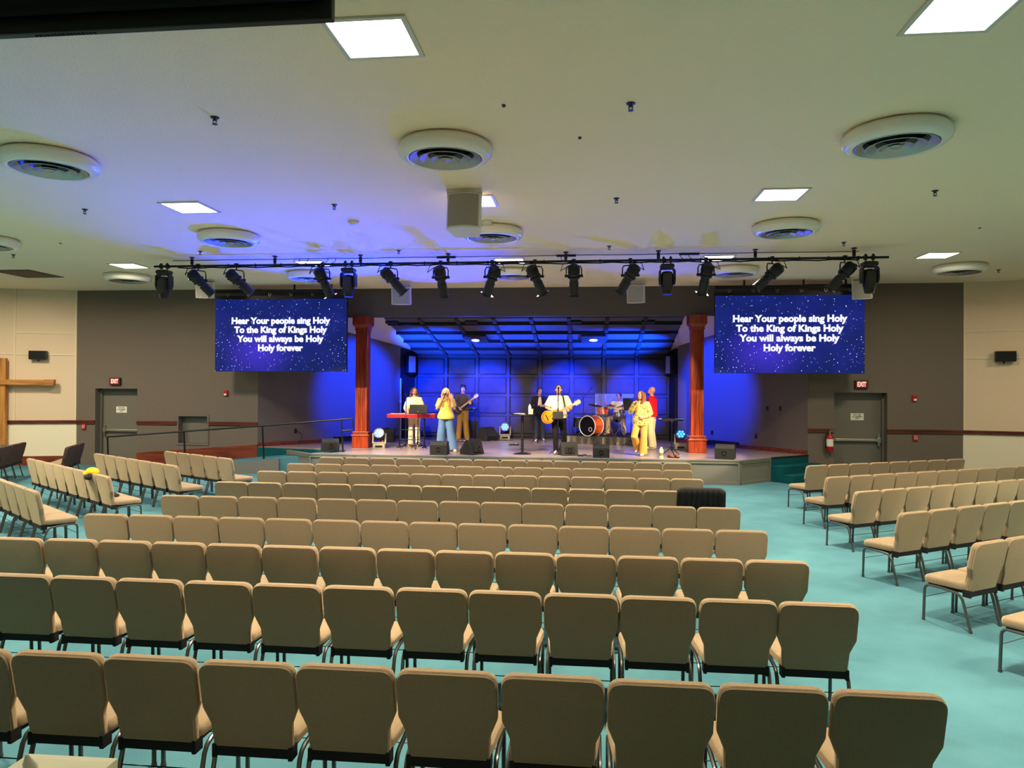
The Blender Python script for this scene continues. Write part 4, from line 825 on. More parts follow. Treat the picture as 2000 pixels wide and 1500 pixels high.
x = at(1139, 858, 23.4).x; mic_stand(x, 23.3, 'tall boom microphone stand reaching over the drums', at(1139, 776, 23.3).z - SZ - .24, (at(1150, 764, 23.3).x - x, -.02, at(1150, 764, 23.3).z - SZ - .24), z0=SZ + .24)
# red keyboard on its stand
x0, x1 = at(758, 811, 19.95).x, at(851, 811, 19.95).x; z = at(800, 816, 19.95).z
M['redk'] = mat('red_keyboard_shell', (196, 24, 34), .3)
t = thing('stage_keyboard', 'bright red keyboard on a black stand at the left of the stage', 'keyboard', ((x0 + x1) / 2, 19.98, z)); W = (x1 - x0)
MB().bx(-W / 2, W / 2, -.17, .17, 0, .11).build('case', M['redk'], t, False, .012); MB().bx(-W / 2 + .05, W / 2 - .05, .02, .165, .108, .122).build('white_keys', M['white'], t, False)
b = MB()
for i in range(52):
    if i % 7 not in (2, 6): b.bx(-W / 2 + .05 + (W - .1) * (i + .75) / 52, -W / 2 + .05 + (W - .1) * (i + 1.2) / 52, .02, .11, .12, .132)
b.build('black_keys', M['black'], t, False); MB().bx(-W / 2 + .25, W / 2 - .25, -.16, .0, .108, .114).build('control_panel', M['black'], t, False)
k = thing('keyboard_stand', 'black two-legged stand under the red keyboard', 'stand', ((x0 + x1) / 2, 19.98, SZ))
hz = z - SZ
for s in (-1, 1):
    MB().tube([(s * .36, -.16, hz - .012), (s * .36, .16, hz - .012)], .014, 6).tube([(s * .36, 0, hz - .012), (s * .36, 0, .03)], .02, 8).tube([(s * .36, -.24, .014), (s * .36, .24, .014)], .016, 6).build('leg', M['blackm'], k)
MB().tube([(-.36, 0, .22), (.36, 0, .22)], .012, 6).tube([(-.36, 0, .5), (.36, 0, .5)], .012, 6).build('crossbar', M['blackm'], k)
# little keyboard behind the guitarist
x0, x1 = at(905, 798, 23.3).x, at(929, 798, 23.3).x; z = at(917, 801, 23.3).z
t = thing('small_keyboard', 'small keyboard with white keys behind the electric guitarist', 'keyboard', ((x0 + x1) / 2 - .1, 23.3, z)); MB().bx(-.36, .33, -.12, .12, 0, .07).build('case', M['black'], t, False, .008); MB().bx(-.33, .3, -.125, -.02, .06, .078).build('white_keys', M['white'], t, False)
k = thing('keyboard_stand', 'thin black legged stand under the small keyboard', 'stand', ((x0 + x1) / 2 - .1, 23.3, SZ)); hz = z - SZ
for s in (-1, 1): MB().tube([(s * .27, 0, hz - .002), (s * .27, 0, .02)], .016, 6).tube([(s * .27, -.2, .012), (s * .27, .2, .012)], .012, 6).tube([(s * .27, -.1, hz - .012), (s * .27, .1, hz - .012)], .011, 6).build('leg', M['blackm'], k)
MB().tube([(-.27, 0, .3), (.27, 0, .3)], .01, 6).build('crossbar', M['blackm'], k)
# lit edge of the stage door and its white pole, pedal boards, cables
o = MB().cyl((0, 0, 0), (0, 0, 2.0), .025).cyl((0, 0, 1.2), (0, 0, 1.28), .04).build('white_pole', M['offw'], None); o.location = (at(782, 850, 23.1).x + .02, 23.02, SZ); tag(o, 'slim white pole standing by the dark stage door at the left', 'pole')
for px, y, w, l in ((904, 22.25, .5, 'flat pedal board at the feet of the electric guitarist'), (1004, 21.3, .28, 'small pedal on the stage floor left of the tall table'), (1134, 18.15, .14, 'small dark pedal right of the front monitor')):
    t = thing('effects_pedal', l, 'pedal', (at(px, 860, y).x, y, SZ)); MB().bx(-w / 2, w / 2, -.1, .1, 0, .04).build('board', M['black'], t, False, .006); b = MB()
    n = max(1, int(w / .11))
    for i in range(n): b.bx(-w / 2 + w * (i + .15) / n, -w / 2 + w * (i + .85) / n, -.07, .07, .04, .065)
    b.build('pedal_cases', M['headgrey'], t, False, .004)
rr = random.Random(5)
for a, b_, l in (((-6.0, 20.3), (-4.6, 20.6), 'black cable looped on the floor under the red keyboard'), ((-3.9, 22.6), (-2.4, 23.2), 'black cable on the floor behind the electric guitarist'), ((-.9, 18.5), (.1, 18.35), 'black cable trailing from the front monitor'), ((2.4, 20.2), (3.4, 21.3), 'black cable by the right column')):
    a, b_ = V(a), V(b_); pts = []
    for i in range(22):
        q = a.lerp(b_, i / 21) + V((math.sin(i * .9) * .12, math.cos(i * 1.1) * .16)); pts.append((q.x, q.y, SZ + .008))
    tag(MB().tube(pts, .008, 6).build('stage_cable', M['matte'], None), l, 'cable', 'cables on the stage floor')
# wash lights under the header, downlights
for px, l in ((766, 'dark wash light under the stage header at the far left'), (921, 'dark wash light under the stage header, left of centre'), (1123, 'dark wash light under the stage header, right of centre'), (1266, 'dark wash light under the stage header at the far right')):
    p = at(px, 627, 20.35)
    t = thing('wash_light', l, 'stage light', (p.x, 20.35, p.z), 0, 'wash lights under the header')
    MB().box((0, 0, 0), (.36, .16, .14), RX(R(-25))).build('housing', M['black'], t, False, .012); MB().box((0, .085, -.0), (.32, .01, .11), RX(R(-25))).build('led_panel', M['lensglass'], t, False); zt = sl(20.35) - .06 - p.z
    for s in (-1, 1): MB().bx(s * .19 - .01, s * .19 + .01, -.015, .015, -.02, zt).build('bracket', M['blackm'], t, False)
for px, py, l in ((929, 655, 'round lit downlight in the stage ceiling, left one'), (1159, 654, 'round lit downlight in the stage ceiling, right one')):
    Y = 21.85; p = at(px, py, Y); zz = sl(Y) - .11
    t = thing('downlight', l, 'ceiling light', (p.x, Y, zz), 0, 'downlights in the stage ceiling'); T = RX(-math.atan(.218))
    MB().bx(-.36, .36, -.36, .36, .0, .05, T).build('housing', M['shell'], t, False); MB().lathe([(.14, 0), (.14, -.02), (.115, -.024), (.11, -.008)], 28, T).build('trim_ring', M['offw'], t); MB().lathe([(0, -.01), (.11, -.012)], 24, T).build('lens', M['glow'], t)

# ------------------------------------------------------------------ drums on their riser
RA = R(-14); rc = V((.75, 22.78)); RH = .24
def rp_(x, y): return V((rc.x + x * math.cos(RA) - y * math.sin(RA), rc.y + x * math.sin(RA) + y * math.cos(RA)))
t = thing('drum_riser', 'low drum platform with a glossy dark cloth skirt', 'platform', (rc.x, rc.y, SZ), RA)
MB().bx(-1.25, 1.15, -.9, .95, RH - .03, RH).build('deck', M['matte'], t, False)
ou = []
per = [(-1.25, -.9), (1.15, -.9), (1.15, .95), (-1.25, .95)]; top_, bot = [], []
for i in range(4):
    a, b_ = V(per[i]), V(per[(i + 1) % 4]); n = 40; nn = V(((b_ - a).y, -(b_ - a).x)).normalized()
    for k in range(n):
        q = a.lerp(b_, k / n); wv = .02 + .018 * math.sin(k * 1.7) + .012 * math.sin(k * .73 + i); top_.append((q.x + nn.x * .008, q.y + nn.y * .008, RH + .002)); bot.append((q.x + nn.x * wv * 1.6, q.y + nn.y * wv * 1.6, .004))
MB().loft([top_, [((a[0] + b_[0]) / 2, (a[1] + b_[1]) / 2, RH * .55) for a, b_ in zip(top_, bot)], bot], False).build('skirt', M['cloth'], t)
M['drum'] = mat('orange_drum_shell', (226, 84, 12), .22, 0, 0, 6, .25, .6, coat=.5); M['skin'] = mat('drum_head', (232, 226, 210), .6); M['brass'] = mat('cymbal_brass', (206, 160, 80), .28, 1); M['drumhead'] = mat('black_drum_head', (8, 9, 16), .2)
DZ = SZ + RH
def drum(name, label, x, y, z, r, h, T, m_shell=None, head=None, lugs=8, bass=False):
    t = thing(name, label, 'drum', (x, y, z)); 
    MB().lathe([(r, 0), (r, h)], 32, T).build('shell', m_shell or M['drum'], t)
    hm = M['offw'] if bass else M['chrome']
    MB().torus((0, 0, 0), r + .006, .014 if bass else .008, 32, 6, T).torus((0, 0, h), r + .006, .014 if bass else .008, 32, 6, T).build('hoop', hm, t)
    MB().lathe([(0, h - .004), (r, h - .004)], 32, T).build('top_head', head or M['skin'], t); MB().lathe([(0, .004), (r, .004)], 32, T).build('bottom_head', head or M['skin'], t)
    b = MB()
    for i in range(lugs):
        a_ = 2 * PI * i / lugs; b.cyl(((r + .012) * math.cos(a_), (r + .012) * math.sin(a_), .0), ((r + .012) * math.cos(a_), (r + .012) * math.sin(a_), h), .005, None, 6).box((r * math.cos(a_), r * math.sin(a_), h / 2), (.03, .03, .05), rz=a_)
    for v_ in b.v: pass
    b.v = [T @ v_ for v_ in b.v]; b.build('lugs', M['chrome'], t)
    return t
bd = at(1147, 828, 22.05); fd = V((-.62, -.78, 0))
T = look((0, 0, 0), fd)
t = drum('bass_drum', 'orange bass drum with a black front head and pale hoops', bd.x, 22.05, DZ + .315, .30, .42, TR(-fd * .42 + V((0, 0, 0))) @ T, head=M['drumhead'], bass=True)
MB().torus((0, 0, 0), .06, .008, 24, 6, T @ TR((.12, -.1, .002))).build('port_ring', M['offw'], t)
for s in (-1, 1): MB().tube([T @ V((s * .29, -.1, -.12)), T @ V((s * .4, -.31, -.06))], .009, 6).build('spur', M['chrome'], t)
tm = at(1178, 803, 22.3); T = look((0, 0, 0), (-.12, .25, 1))
t = drum('tom_drum', 'small orange tom drum mounted above the bass drum', tm.x, 22.3, tm.z - .12, .155, .21, T); MB().tube([(0, 0, .1), (-.18, .0, .02), (-.2, .0, -.27)], .012, 8).build('mount_arm', M['chrome'], t)
sn = at(1209, 812, 22.5); T = look((0, 0, 0), (-.05, .12, 1))
t = drum('snare_drum', 'chrome snare drum on a stand before the drummer', sn.x, 22.4, sn.z - .04, .17, .14, T, M['chrome']); hz = sn.z - .04 - DZ
for k in range(3):
    a_ = 2 * PI * k / 3; MB().tube([(.16 * math.cos(a_), .16 * math.sin(a_), .01), (.05 * math.cos(a_), .05 * math.sin(a_), -.06), (0, 0, -hz * .55), (.26 * math.cos(a_), .26 * math.sin(a_), -hz + .01)], .009, 6).build('stand_leg', M['chrome'], t)
ft = at(1121, 836, 22.9)
def cymbal(px, py, y, r, label, tilt=(0, 0), pair=False, base=None):
    p = at(px, py, y); t = thing('cymbal_stand', label, 'cymbal', (p.x, y, DZ), 0, 'cymbals of the drum kit'); h = p.z - DZ
    T = TR((0, 0, h)) @ RY(tilt[0]) @ RX(tilt[1])
    prof = [(.0, .025), (.03, .022), (.045, .006), (r * .6, -.004), (r, -.018), (r, -.02), (r * .6, -.007), (.045, .002), (.0, .02)]
    MB().lathe(prof, 36, T).build('cymbal', M['brass'], t)
    if pair: MB().lathe([(q, -.05 - z_) for q, z_ in prof], 36, T).build('bottom_cymbal', M['brass'], t)
    MB().cyl((0, 0, .1), (0, 0, h + .05), .009).cyl((0, 0, .12), (0, 0, h * .55), .014).cyl(T @ V((0, 0, .02)), T @ V((0, 0, .05)), .014).build('pole', M['chrome'], t)
    for k in range(3):
        a_ = 2 * PI * k / 3 + .9; MB().tube([(0, 0, .34), (.27 * math.cos(a_), .27 * math.sin(a_), .012)], .010, 6).tube([(0, 0, .16), (.14 * math.cos(a_), .14 * math.sin(a_), .17)], .007, 6).build('leg', M['chrome'], t)
    return t
cymbal(1163, 791, 22.75, .24, 'brass crash cymbal tilted over the bass drum', (.18, -.18)); cymbal(1192, 791, 22.1, .19, 'brass hi-hat pair on a chrome tripod before the drummer', (0, 0), True); cymbal(1216, 793, 22.1, .21, 'brass cymbal on the chrome stand nearest the music stand', (-.12, -.1))
t = thing('floor_tom', 'dark floor tom beside the orange bass drum', 'drum', (at(1124, 845, 23.2).x + .1, 23.3, DZ)); MB().lathe([(.17, .2), (.17, .52)], 28).build('shell', M['black'], t); MB().torus((0, 0, .52), .175, .008, 28, 6).torus((0, 0, .2), .175, .008, 28, 6).build('hoop', M['chrome'], t); MB().lathe([(0, .518), (.17, .518)], 28).build('top_head', M['skin'], t)
for k in range(3): a_ = 2 * PI * k / 3; MB().tube([(.18 * math.cos(a_), .18 * math.sin(a_), .36), (.18 * math.cos(a_), .18 * math.sin(a_), .02), (.2 * math.cos(a_), .2 * math.sin(a_), .006)], .008, 6).build('leg', M['chrome'], t)
DR = at(1211, 800, 23.05)
t = thing('drum_throne', 'round black drum stool under the drummer', 'stool', (DR.x, 23.1, DZ)); MB().lathe([(0, .40), (.16, .40), (.175, .43), (.17, .465), (.14, .48), (0, .483)], 28).build('seat', M['matte'], t); MB().cyl((0, 0, .14), (0, 0, .4), .018).build('pole', M['chrome'], t)
for k in range(3): a_ = 2 * PI * k / 3 + .4; MB().tube([(0, 0, .25), (.24 * math.cos(a_), .24 * math.sin(a_), .012)], .011, 6).build('leg', M['chrome'], t)
M['acr'] = mat('clear_acrylic', (210, 214, 222), .12); M['acr'].node_tree.nodes['Principled BSDF'].inputs['Alpha'].default_value = .14
p0, p1 = at(1162, 800, 23.75), at(1238, 800, 23.75)
t = thing('drum_shield', 'clear acrylic drum screen panel standing behind the cymbals', 'screen', ((p0.x + p1.x) / 2, 24.0 - .12, DZ)); w = p1.x - p0.x
MB().bx(-w / 2, w / 2, -.004, .004, 0.02, at(1200, 769, 23.8).z - DZ).build('panel', M['acr'], t, False); MB().bx(-w / 2, w / 2, -.03, .03, 0, .02).build('foot_rail', M['matte'], t, False)

# ------------------------------------------------------------------ people
def cloth_mat(n, rgb, **k): return mat(n, rgb, .85, 0, .35, 55, k.get('vary', .06), .2)
def dotted(n, base, dot, scale=26, thr=.33):
    m = mat(n, base, .85, 0, 0, 40); nt = m.node_tree; b = nt.nodes['Principled BSDF']
    tc = nt.nodes.new('ShaderNodeTexCoord'); vo = nt.nodes.new('ShaderNodeTexVoronoi'); vo.inputs['Scale'].default_value = scale; cr = nt.nodes.new('ShaderNodeValToRGB')
    cr.color_ramp.interpolation = 'CONSTANT'; cr.color_ramp.elements[0].color = lin(dot); cr.color_ramp.elements[1].position = thr; cr.color_ramp.elements[1].color = lin(base)
    nt.links.new(tc.outputs['Object'], vo.inputs['Vector']); nt.links.new(vo.outputs['Distance'], cr.inputs['Fac']); nt.links.new(cr.outputs['Color'], b.inputs['Base Color']); return m
SK = {'fair': mat('fair_skin', (222, 166, 136), .55, spec=.4), 'tan': mat('tan_skin', (206, 150, 112), .55, spec=.4), 'dark': mat('olive_skin', (176, 118, 84), .55, spec=.4), 'pink': mat('pink_skin', (228, 160, 140), .5, spec=.4)}
M['eye'] = mat('eye_white', (238, 234, 228), .3); M['iris'] = mat('iris_dark', (40, 28, 20), .3); M['lip'] = mat('lips', (176, 82, 78), .5)
def hand(mb, w, d, n, curl=.5, side=1, k=1.0, spread=0):
    """palm, four fingers and a thumb: w wrist, d towards the knuckles, n the way the palm faces, side = thumb side sign"""
    w, d = V(w), V(d).normalized(); n = V(n); n = (n - d * n.dot(d)).normalized(); s = d.cross(n) * side
    rings = []
    for f, hw, ht in ((-.02, .026, .021), (.01, .03, .022), (.045, .042, .019), (.08, .044, .017), (.096, .038, .012)):
        c = w + d * f * k; rings.append([c + s * hw * k * math.cos(2 * PI * j / 12) + n * ht * k * math.sin(2 * PI * j / 12) for j in range(12)])
    mb.loft(rings)
    for i, (off, L) in enumerate(((.036, .072), (.012, .08), (-.012, .076), (-.035, .06))):
        p = w + (d * .086 + s * off) * k; a = curl * (.75 + .12 * i); pts = [p - d * .012]; dd = d; sp = s * (off * spread * 8)
        for seg in (.42, .33, .25):
            dd = (d * math.cos(a) + n * math.sin(a) + sp).normalized(); pts.append(p); p = p + dd * L * seg * k; a += curl * .8
        pts.append(p); mb.tube(pts, [.0092 * k, .0092 * k, .0084 * k, .0078 * k, .0066 * k], 8, dome=True)
    b = w + (d * .022 + s * .03) * k; t1 = (d * .62 + s * .75 + n * .25).normalized(); t2 = (d * .85 + s * .2 + n * (.35 + curl * .4)).normalized()
    mb.tube([b - t1 * .012, b + t1 * .034 * k, b + t1 * .034 * k + t2 * .03 * k, b + t1 * .034 * k + t2 * .054 * k], [.013 * k, .0115 * k, .0098 * k, .0075 * k], 8, dome=True)
def rings_on(spec, n=20):
    """elliptic rings: (centre, rx, ry) stacked upward"""
    return [[(c[0] + rx * math.cos(2 * PI * j / n), c[1] + ry * math.sin(2 * PI * j / n), c[2]) for j in range(n)] for c, rx, ry in spec]
def person(label, loc, rz, h, P, skin, hair, hair_m, shirt, pants, shoe_m, women=False, sit=False):
    s = h / 1.75; sk = SK[skin]
    t = thing('person', label, 'person', loc, rz)
    J = dict(pelvis=(0, 0, .95), neck=(0, .01, 1.47), head=(0, -.02, 1.625), sl=(-.175, .01, 1.41), sr=(.175, .01, 1.41), el=(-.25, .02, 1.14), er=(.25, .02, 1.14), wl=(-.27, -.06, .9), wr=(.27, -.06, .9),
             hl=(-.09, 0, .93), hr=(.09, 0, .93), kl=(-.1, -.02, .5), kr=(.1, -.02, .5), al=(-.11, .03, .085), ar=(.11, .03, .085), tl=(-.13, -.16, .0), tr=(.13, -.16, .0), dl=(0, -.3, -1), dr=(0, -.3, -1), nl=(1, 0, 0), nr=(-1, 0, 0), curl=(.5, .5))
    if women: J['sl'] = (-.152, .01, 1.40); J['sr'] = (.152, .01, 1.40)
    J.update(P)
    for k in J:
        if k not in ('dl', 'dr', 'nl', 'nr', 'curl', 'hrot'): J[k] = V(J[k]) * s
    pel, nk = J['pelvis'], J['neck']
    def sp(f): return pel.lerp(nk, f)
    wS = .9 if women else 1.0
    T_ = ((-.18, .135, .10), (-.04, .165 if women else .155, .115), (.12, .15, .105), (.28, .128 * wS, .095), (.5, .145 * wS, .105), (.72, .165 * wS, .112), (.88, .15 * wS, .095), (.96, .098, .072), (1.02, .058, .056))
    b = MB(); b.loft(rings_on([(sp(f), rx * s, ry * s) for f, rx, ry in T_]))
    hd = J['head']; hr_ = J.get('hrot', (0, 0)); HM = TR(hd) @ RZ(hr_[1]) @ RX(hr_[0]); k = s
    b.tube([nk - V((0, 0, .05)), nk.lerp(HM @ V((0, .02, -.06)), .6), HM @ V((0, .015, -.04))], [.056 * k, .052 * k, .05 * k], 12)
    D_ = HM @ Matrix.Diagonal((k, k, k, 1))
    b.ell((0, .005, .015), (.074, .092, .1), D_, 20, 14).ell((0, -.028, -.05), (.056, .062, .066), D_, 16, 12).ell((0, -.062, -.088), (.026, .024, .024), D_)
    b.tube([(0, -.088, .018), (0, -.104, -.012), (0, -.108, -.022)], [.007, .011, .013], 8, D_, dome=True).ell((0, -.086, -.055), (.024, .012, .012), D_)
    for q in (-1, 1): b.ell((q * .077, .008, -.008), (.011, .02, .031), D_).ell((q * .03, -.082, .026), (.022, .012, .007), D_).ell((q * .045, -.06, -.03), (.02, .02, .02), D_)
    for q, (sh, el, wr) in enumerate((('sl', 'el', 'wl'), ('sr', 'er', 'wr'))):
        a, e, w = J[sh], J[el], J[wr]
        b.tube([a.lerp(sp(.85), .35), a, a.lerp(e, .5), e, e.lerp(w, .35), w], [.062 * k, .056 * k, .046 * k, .038 * k, .036 * k, .025 * k], 12, dome=True)
        hand(b, w, J['dl' if q == 0 else 'dr'], J['nl' if q == 0 else 'nr'], J['curl'][q], -1 if q == 0 else 1, k)
    for hp, kn, an, to in (('hl', 'kl', 'al', 'tl'), ('hr', 'kr', 'ar', 'tr')):
        a, e, w = J[hp], J[kn], J[an]
        b.tube([a, a.lerp(e, .4), e, e.lerp(w, .3), w], [.088 * k, .078 * k, .055 * k, .052 * k, .036 * k], 12, dome=True)
        b.tube([w, J[to].lerp(w, .4) * 1.0, J[to] + V((0, 0, .025))], [.036 * k, .034 * k, .03 * k], 10, dome=True)
    body = b.build('body', sk, t, remesh=.0062, relax=2)
    # face
    e = MB()
    for q in (-1, 1): e.ell((q * .029, -.0805, .008), (.0115, .009, .007), D_)
    eo = e.build('eyes', M['eye'], t); e = MB()
    for q in (-1, 1): e.ell((q * .029, -.0875, .008), (.0055, .0045, .0055), D_)
    e.build('irises', M['iris'], eo); MB().ell((0, -.0955, -.055), (.02, .006, .007), D_).build('mouth', M['lip'], t)
    e = MB()
    for q in (-1, 1): e.tube([(q * .014, -.093, .03), (q * .03, -.094, .034), (q * .046, -.082, .028)], .0038, 6, D_)
    e.build('eyebrows', hair_m, t)
    # hair
    if hair:
        H_ = MB(); rr = random.Random(int(h * 1000))
        if True:
            H_.ell((0, .02, .03), (.083, .092, .094), D_, 20, 12)
            for q in (-1, 1): H_.tube([(q * .072, -.035, .06), (q * .079, -.012, .03), (q * .078, .01, .0)], [.014, .012, .008], 8, D_, dome=True)
            H_.ell((0, .055, -.02), (.07, .05, .07), D_)
        if hair in ('long', 'shoulder'):
            L = .36 if hair == 'long' else .18
            for q in (-1, 1):
                for i in range(6):
                    y0 = -.03 + i * .024; wv = rr.uniform(-.015, .015)
                    H_.tube([(q * .07, y0, .05), (q * (.09 + wv), y0 + .004, -.06), (q * (.095 + wv), y0 - .02, -.06 - L * .45), (q * (.085 - wv), y0 - (.05 if i < 3 else .0), -.06 - L * .8), (q * (.078 + wv), y0 - (.055 if i < 3 else .0), -.06 - L)], [.022, .026, .028, .024, .010], 8, D_, dome=True)
            for i in range(5): H_.tube([(-.06 + .03 * i, .06, .05), (-.066 + .033 * i, .095, -.06), (-.07 + .035 * i, .09, -.06 - L * .9)], [.03, .034, .014], 8, D_, dome=True)
        if hair == 'curly':
            for i in range(70):
                a_, z = rr.uniform(0, 2 * PI), rr.uniform(-.07, .12); r_ = math.sqrt(max(.05, 1 - ((z - .02) / .13) ** 2)); x, y = .088 * r_ * math.cos(a_), .015 + .095 * r_ * math.sin(a_)
                if y < -.045 and z < .065: continue
                H_.ell((x, y, z), (.022, .022, .022), D_, 8, 6)
        H_.build('hair', hair_m, t, remesh=.008 if hair != 'bald' else .006, relax=1)
    # shirt
    m, hem, loose, slv, sw = shirt
    g = MB(); fs = [f for f, _, _ in T_]
    def prof(f):
        for i in range(len(T_) - 1):
            if T_[i][0] <= f <= T_[i + 1][0]:
                u = (f - T_[i][0]) / (T_[i + 1][0] - T_[i][0]); return [T_[i][1] * (1 - u) + T_[i + 1][1] * u, T_[i][2] * (1 - u) + T_[i + 1][2] * u]
        return list(T_[0][1:]) if f < 0 else list(T_[-1][1:])
    spec = []
    for i in range(9):
        f = hem + (.985 - hem) * i / 8; rx, ry = prof(f); lo = loose * (1.25 - .9 * max(0, f)); hx = .0 if f > .75 else .012
        spec.append((sp(f), (rx + .014 + lo + hx * math.sin(i)) * s, (ry + .014 + lo) * s))
    spec.append((sp(1.0), .072 * s, .066 * s)); g.loft(rings_on(spec, 24))
    for sh, el, wr in (('sl', 'el', 'wl'), ('sr', 'er', 'wr')):
        a, e, w = J[sh], J[el], J[wr]; pts, rs = [a.lerp(sp(.85), .4), a], [.075 * k, .068 * k + loose * .5]
        if slv <= 1: pts.append(a.lerp(e, slv)); rs.append(.058 * k * sw)
        else: pts += [a.lerp(e, .55), e, e.lerp(w, .4 * (slv - 1) / .9), e.lerp(w, slv - 1)]; rs += [.058 * k * sw, .05 * k * sw, .048 * k * sw, .036 * k * (1 + (sw - 1) * .5)]
        g.tube(pts, rs, 14)
    g.build('shirt', m, t, remesh=.0115, relax=3)
    # trousers
    m, rk, ra_ = pants
    g = MB(); g.loft(rings_on([(sp(f), (rx + .016) * s, (ry + .014) * s) for f, rx, ry in T_[:3]] + [(sp(.18), .15 * s, .11 * s)]))
    for hp, kn, an in (('hl', 'kl', 'al'), ('hr', 'kr', 'ar')):
        a, e, w = J[hp], J[kn], J[an]; lo = w + (w - e).normalized() * .03
        g.tube([a + (a - e).normalized() * .03, a.lerp(e, .25), a.lerp(e, .6), e, e.lerp(lo, .5), lo], [.098 * k, .103 * k, (.085 + rk * .4) * k, (.062 + rk) * k, (.062 + (rk + ra_) / 2) * k, (.058 + ra_) * k], 14)
    g.build('trousers', m, t, remesh=.0115, relax=3)
    for an, to, nm in (('al', 'tl', 'shoe'), ('ar', 'tr', 'shoe')):
        w, o = J[an], J[to]; d = (o - w); d.z = 0; d.normalize(); up = V((0, 0, 1)); b0 = V((w.x, w.y, max(o.z, w.z - .085)))
        heel = w - d * .045 - V((0, 0, .05)); 
        g = MB().tube([heel, w + d * .02 - V((0, 0, .045)), o + V((0, 0, .036)), o + d * .055 + V((0, 0, .030))], [.036, .042, .041, .03], 12, dome=True).tube([w - V((0, 0, .03)), w + V((0, 0, .015))], [.044, .042], 12)
        g.build(nm, shoe_m, t, remesh=.008, relax=2)
    t['_'] = 1; del t['_']
    return t, J, D_
def handheld_mic(label, p, d, loc, rz):
    """p, d in the holder's frame: grip point and direction to the mouth"""
    T = TR(loc) @ RZ(rz); p = T @ V(p); d = (T.to_3x3() @ V(d)).normalized()
    t = thing('handheld_microphone', label, 'microphone', p)
    MB().cyl(-d * .1, d * .07, .0105, .017).build('handle', M['black'], t); MB().ell(tuple(d * .095), (.027, .027, .027)).build('mesh_head', M['dgrey'], t)
def guitar(name, label, cat, loc, ax, nrm, kind, m_body, scale=1.0):
    """ax: direction from body to headstock, nrm: the way the front faces; origin at the body centre"""
    T = TR(loc) @ frame((0, 0, 0), ax, V(nrm).cross(V(ax))); q = T.to_3x3()
    if (q @ V((0, 0, 1))).dot(V(nrm)) < 0: T = T @ RX(PI)
    t = thing(name, label, cat); t.matrix_world = T @ Matrix.Scale(scale, 4)
    ac = kind == 'acoustic'; o = []
    for i in range(48):
        u = 2 * PI * i / 48; x = math.cos(u)
        if ac: w = .155 + .05 * (-x) - .052 * math.exp(-((x - .22) / .3) ** 2); L = .25
        else: w = .125 + .02 * (-x) - .035 * math.exp(-((x - .15) / .3) ** 2); L = .2
        o.append((x * L, math.sin(u) * w))
    if not ac: o = [(x + (.07 if abs(y) > .06 and x > .08 else 0), y) for x, y in o]
    th = .055 if ac else .02
    MB().pillow(o, [(-th, .006), (-th + .006, 0), (th - .004, 0), (th, .004)]).build('body', m_body, t)
    if ac:
        MB().loft([[(x * (1 + e), y * (1 + e), z) for x, y in o] for e, z in ((.006, th - .012), (.012, th - .002), (-.012, th + .001), (-.02, th - .002))], False).build('binding', M['offw'], t)
        MB().lathe([(.0, th + .0015), (.05, th + .0015)], 24, TR((.09, 0, 0))).build('sound_hole', M['matte'], t); MB().bx(-.125, -.1, -.075, .075, th, th + .012).build('bridge', M['black'], t, False)
        MB().prism([(.02, -.05), (.09, -.06), (.13, -.07), (.1, -.13), (0, -.12), (-.03, -.08)], th, th + .002).build('pickguard', M['matte'], t, False)
    else:
        MB().bx(-.13, -.1, -.045, .045, th, th + .012).build('bridge', M['chrome'], t, False); MB().bx(-.05, -.03, -.04, .04, th, th + .01).bx(.06, .08, -.04, .04, th, th + .01).build('pickups', M['black'], t, False)
        for i in range(2): MB().cyl((-.11 + i * .05, -.085, th), (-.11 + i * .05, -.085, th + .015), .012).build('knob', M['chrome'], t)
    nl = .43 if ac else .47 if kind == 'electric' else .6; n0 = .2 if ac else .14
    MB().loft([[(x, -w, th - .004), (x, w, th - .004), (x, w * .6, th - .026), (x, -w * .6, th - .026)] for x, w in ((n0, .028), (n0 + nl, .023))]).bx(n0 - .06, n0 + nl, -.026, .026, th - .004, th + .004).build('neck', M['neckw'], t, False)
    hx = n0 + nl
    hs = MB().prism([(hx, -.022), (hx + .04, -.04), (hx + .17, -.038), (hx + .175, 0), (hx + .17, .038), (hx + .04, .04), (hx, .022)], th - .022, th - .006).build('headstock', M['neckw'], t, False)
    g = MB()
    for i in range(3):
        for s_ in (-1, 1): g.cyl((hx + .05 + i * .045, s_ * .036, th - .014), (hx + .05 + i * .045, s_ * .062, th - .014), .009)
    g.build('tuning_pegs', M['offw'], hs)
    g = MB()
    for i in range(6): y = -.019 + i * .0076; g.tube([(-.112, y, th + .012), (hx, y * .85, th + .006)], .0012, 4)
    g.build('strings', M['steel'], t)
    return t
def burst(n, c0, c1, c2):
    m = mat(n, c0, .18, coat=.6); nt = m.node_tree; tc = nt.nodes.new('ShaderNodeTexCoord'); mp = nt.nodes.new('ShaderNodeMapping'); mp.inputs['Scale'].default_value = (3.7, 5.2, 0); g = nt.nodes.new('ShaderNodeTexGradient'); g.gradient_type = 'SPHERICAL'; cr = nt.nodes.new('ShaderNodeValToRGB')
    e = cr.color_ramp.elements; e[0].position = .02; e[0].color = lin(c2); e[1].position = .5; e[1].color = lin(c0); k = e.new(.22); k.color = lin(c1)
    nt.links.new(tc.outputs['Object'], mp.inputs['Vector']); nt.links.new(mp.outputs['Vector'], g.inputs['Vector']); nt.links.new(g.outputs['Fac'], cr.inputs['Fac']); nt.links.new(cr.outputs['Color'], nt.nodes['Principled BSDF'].inputs['Base Color']); return m
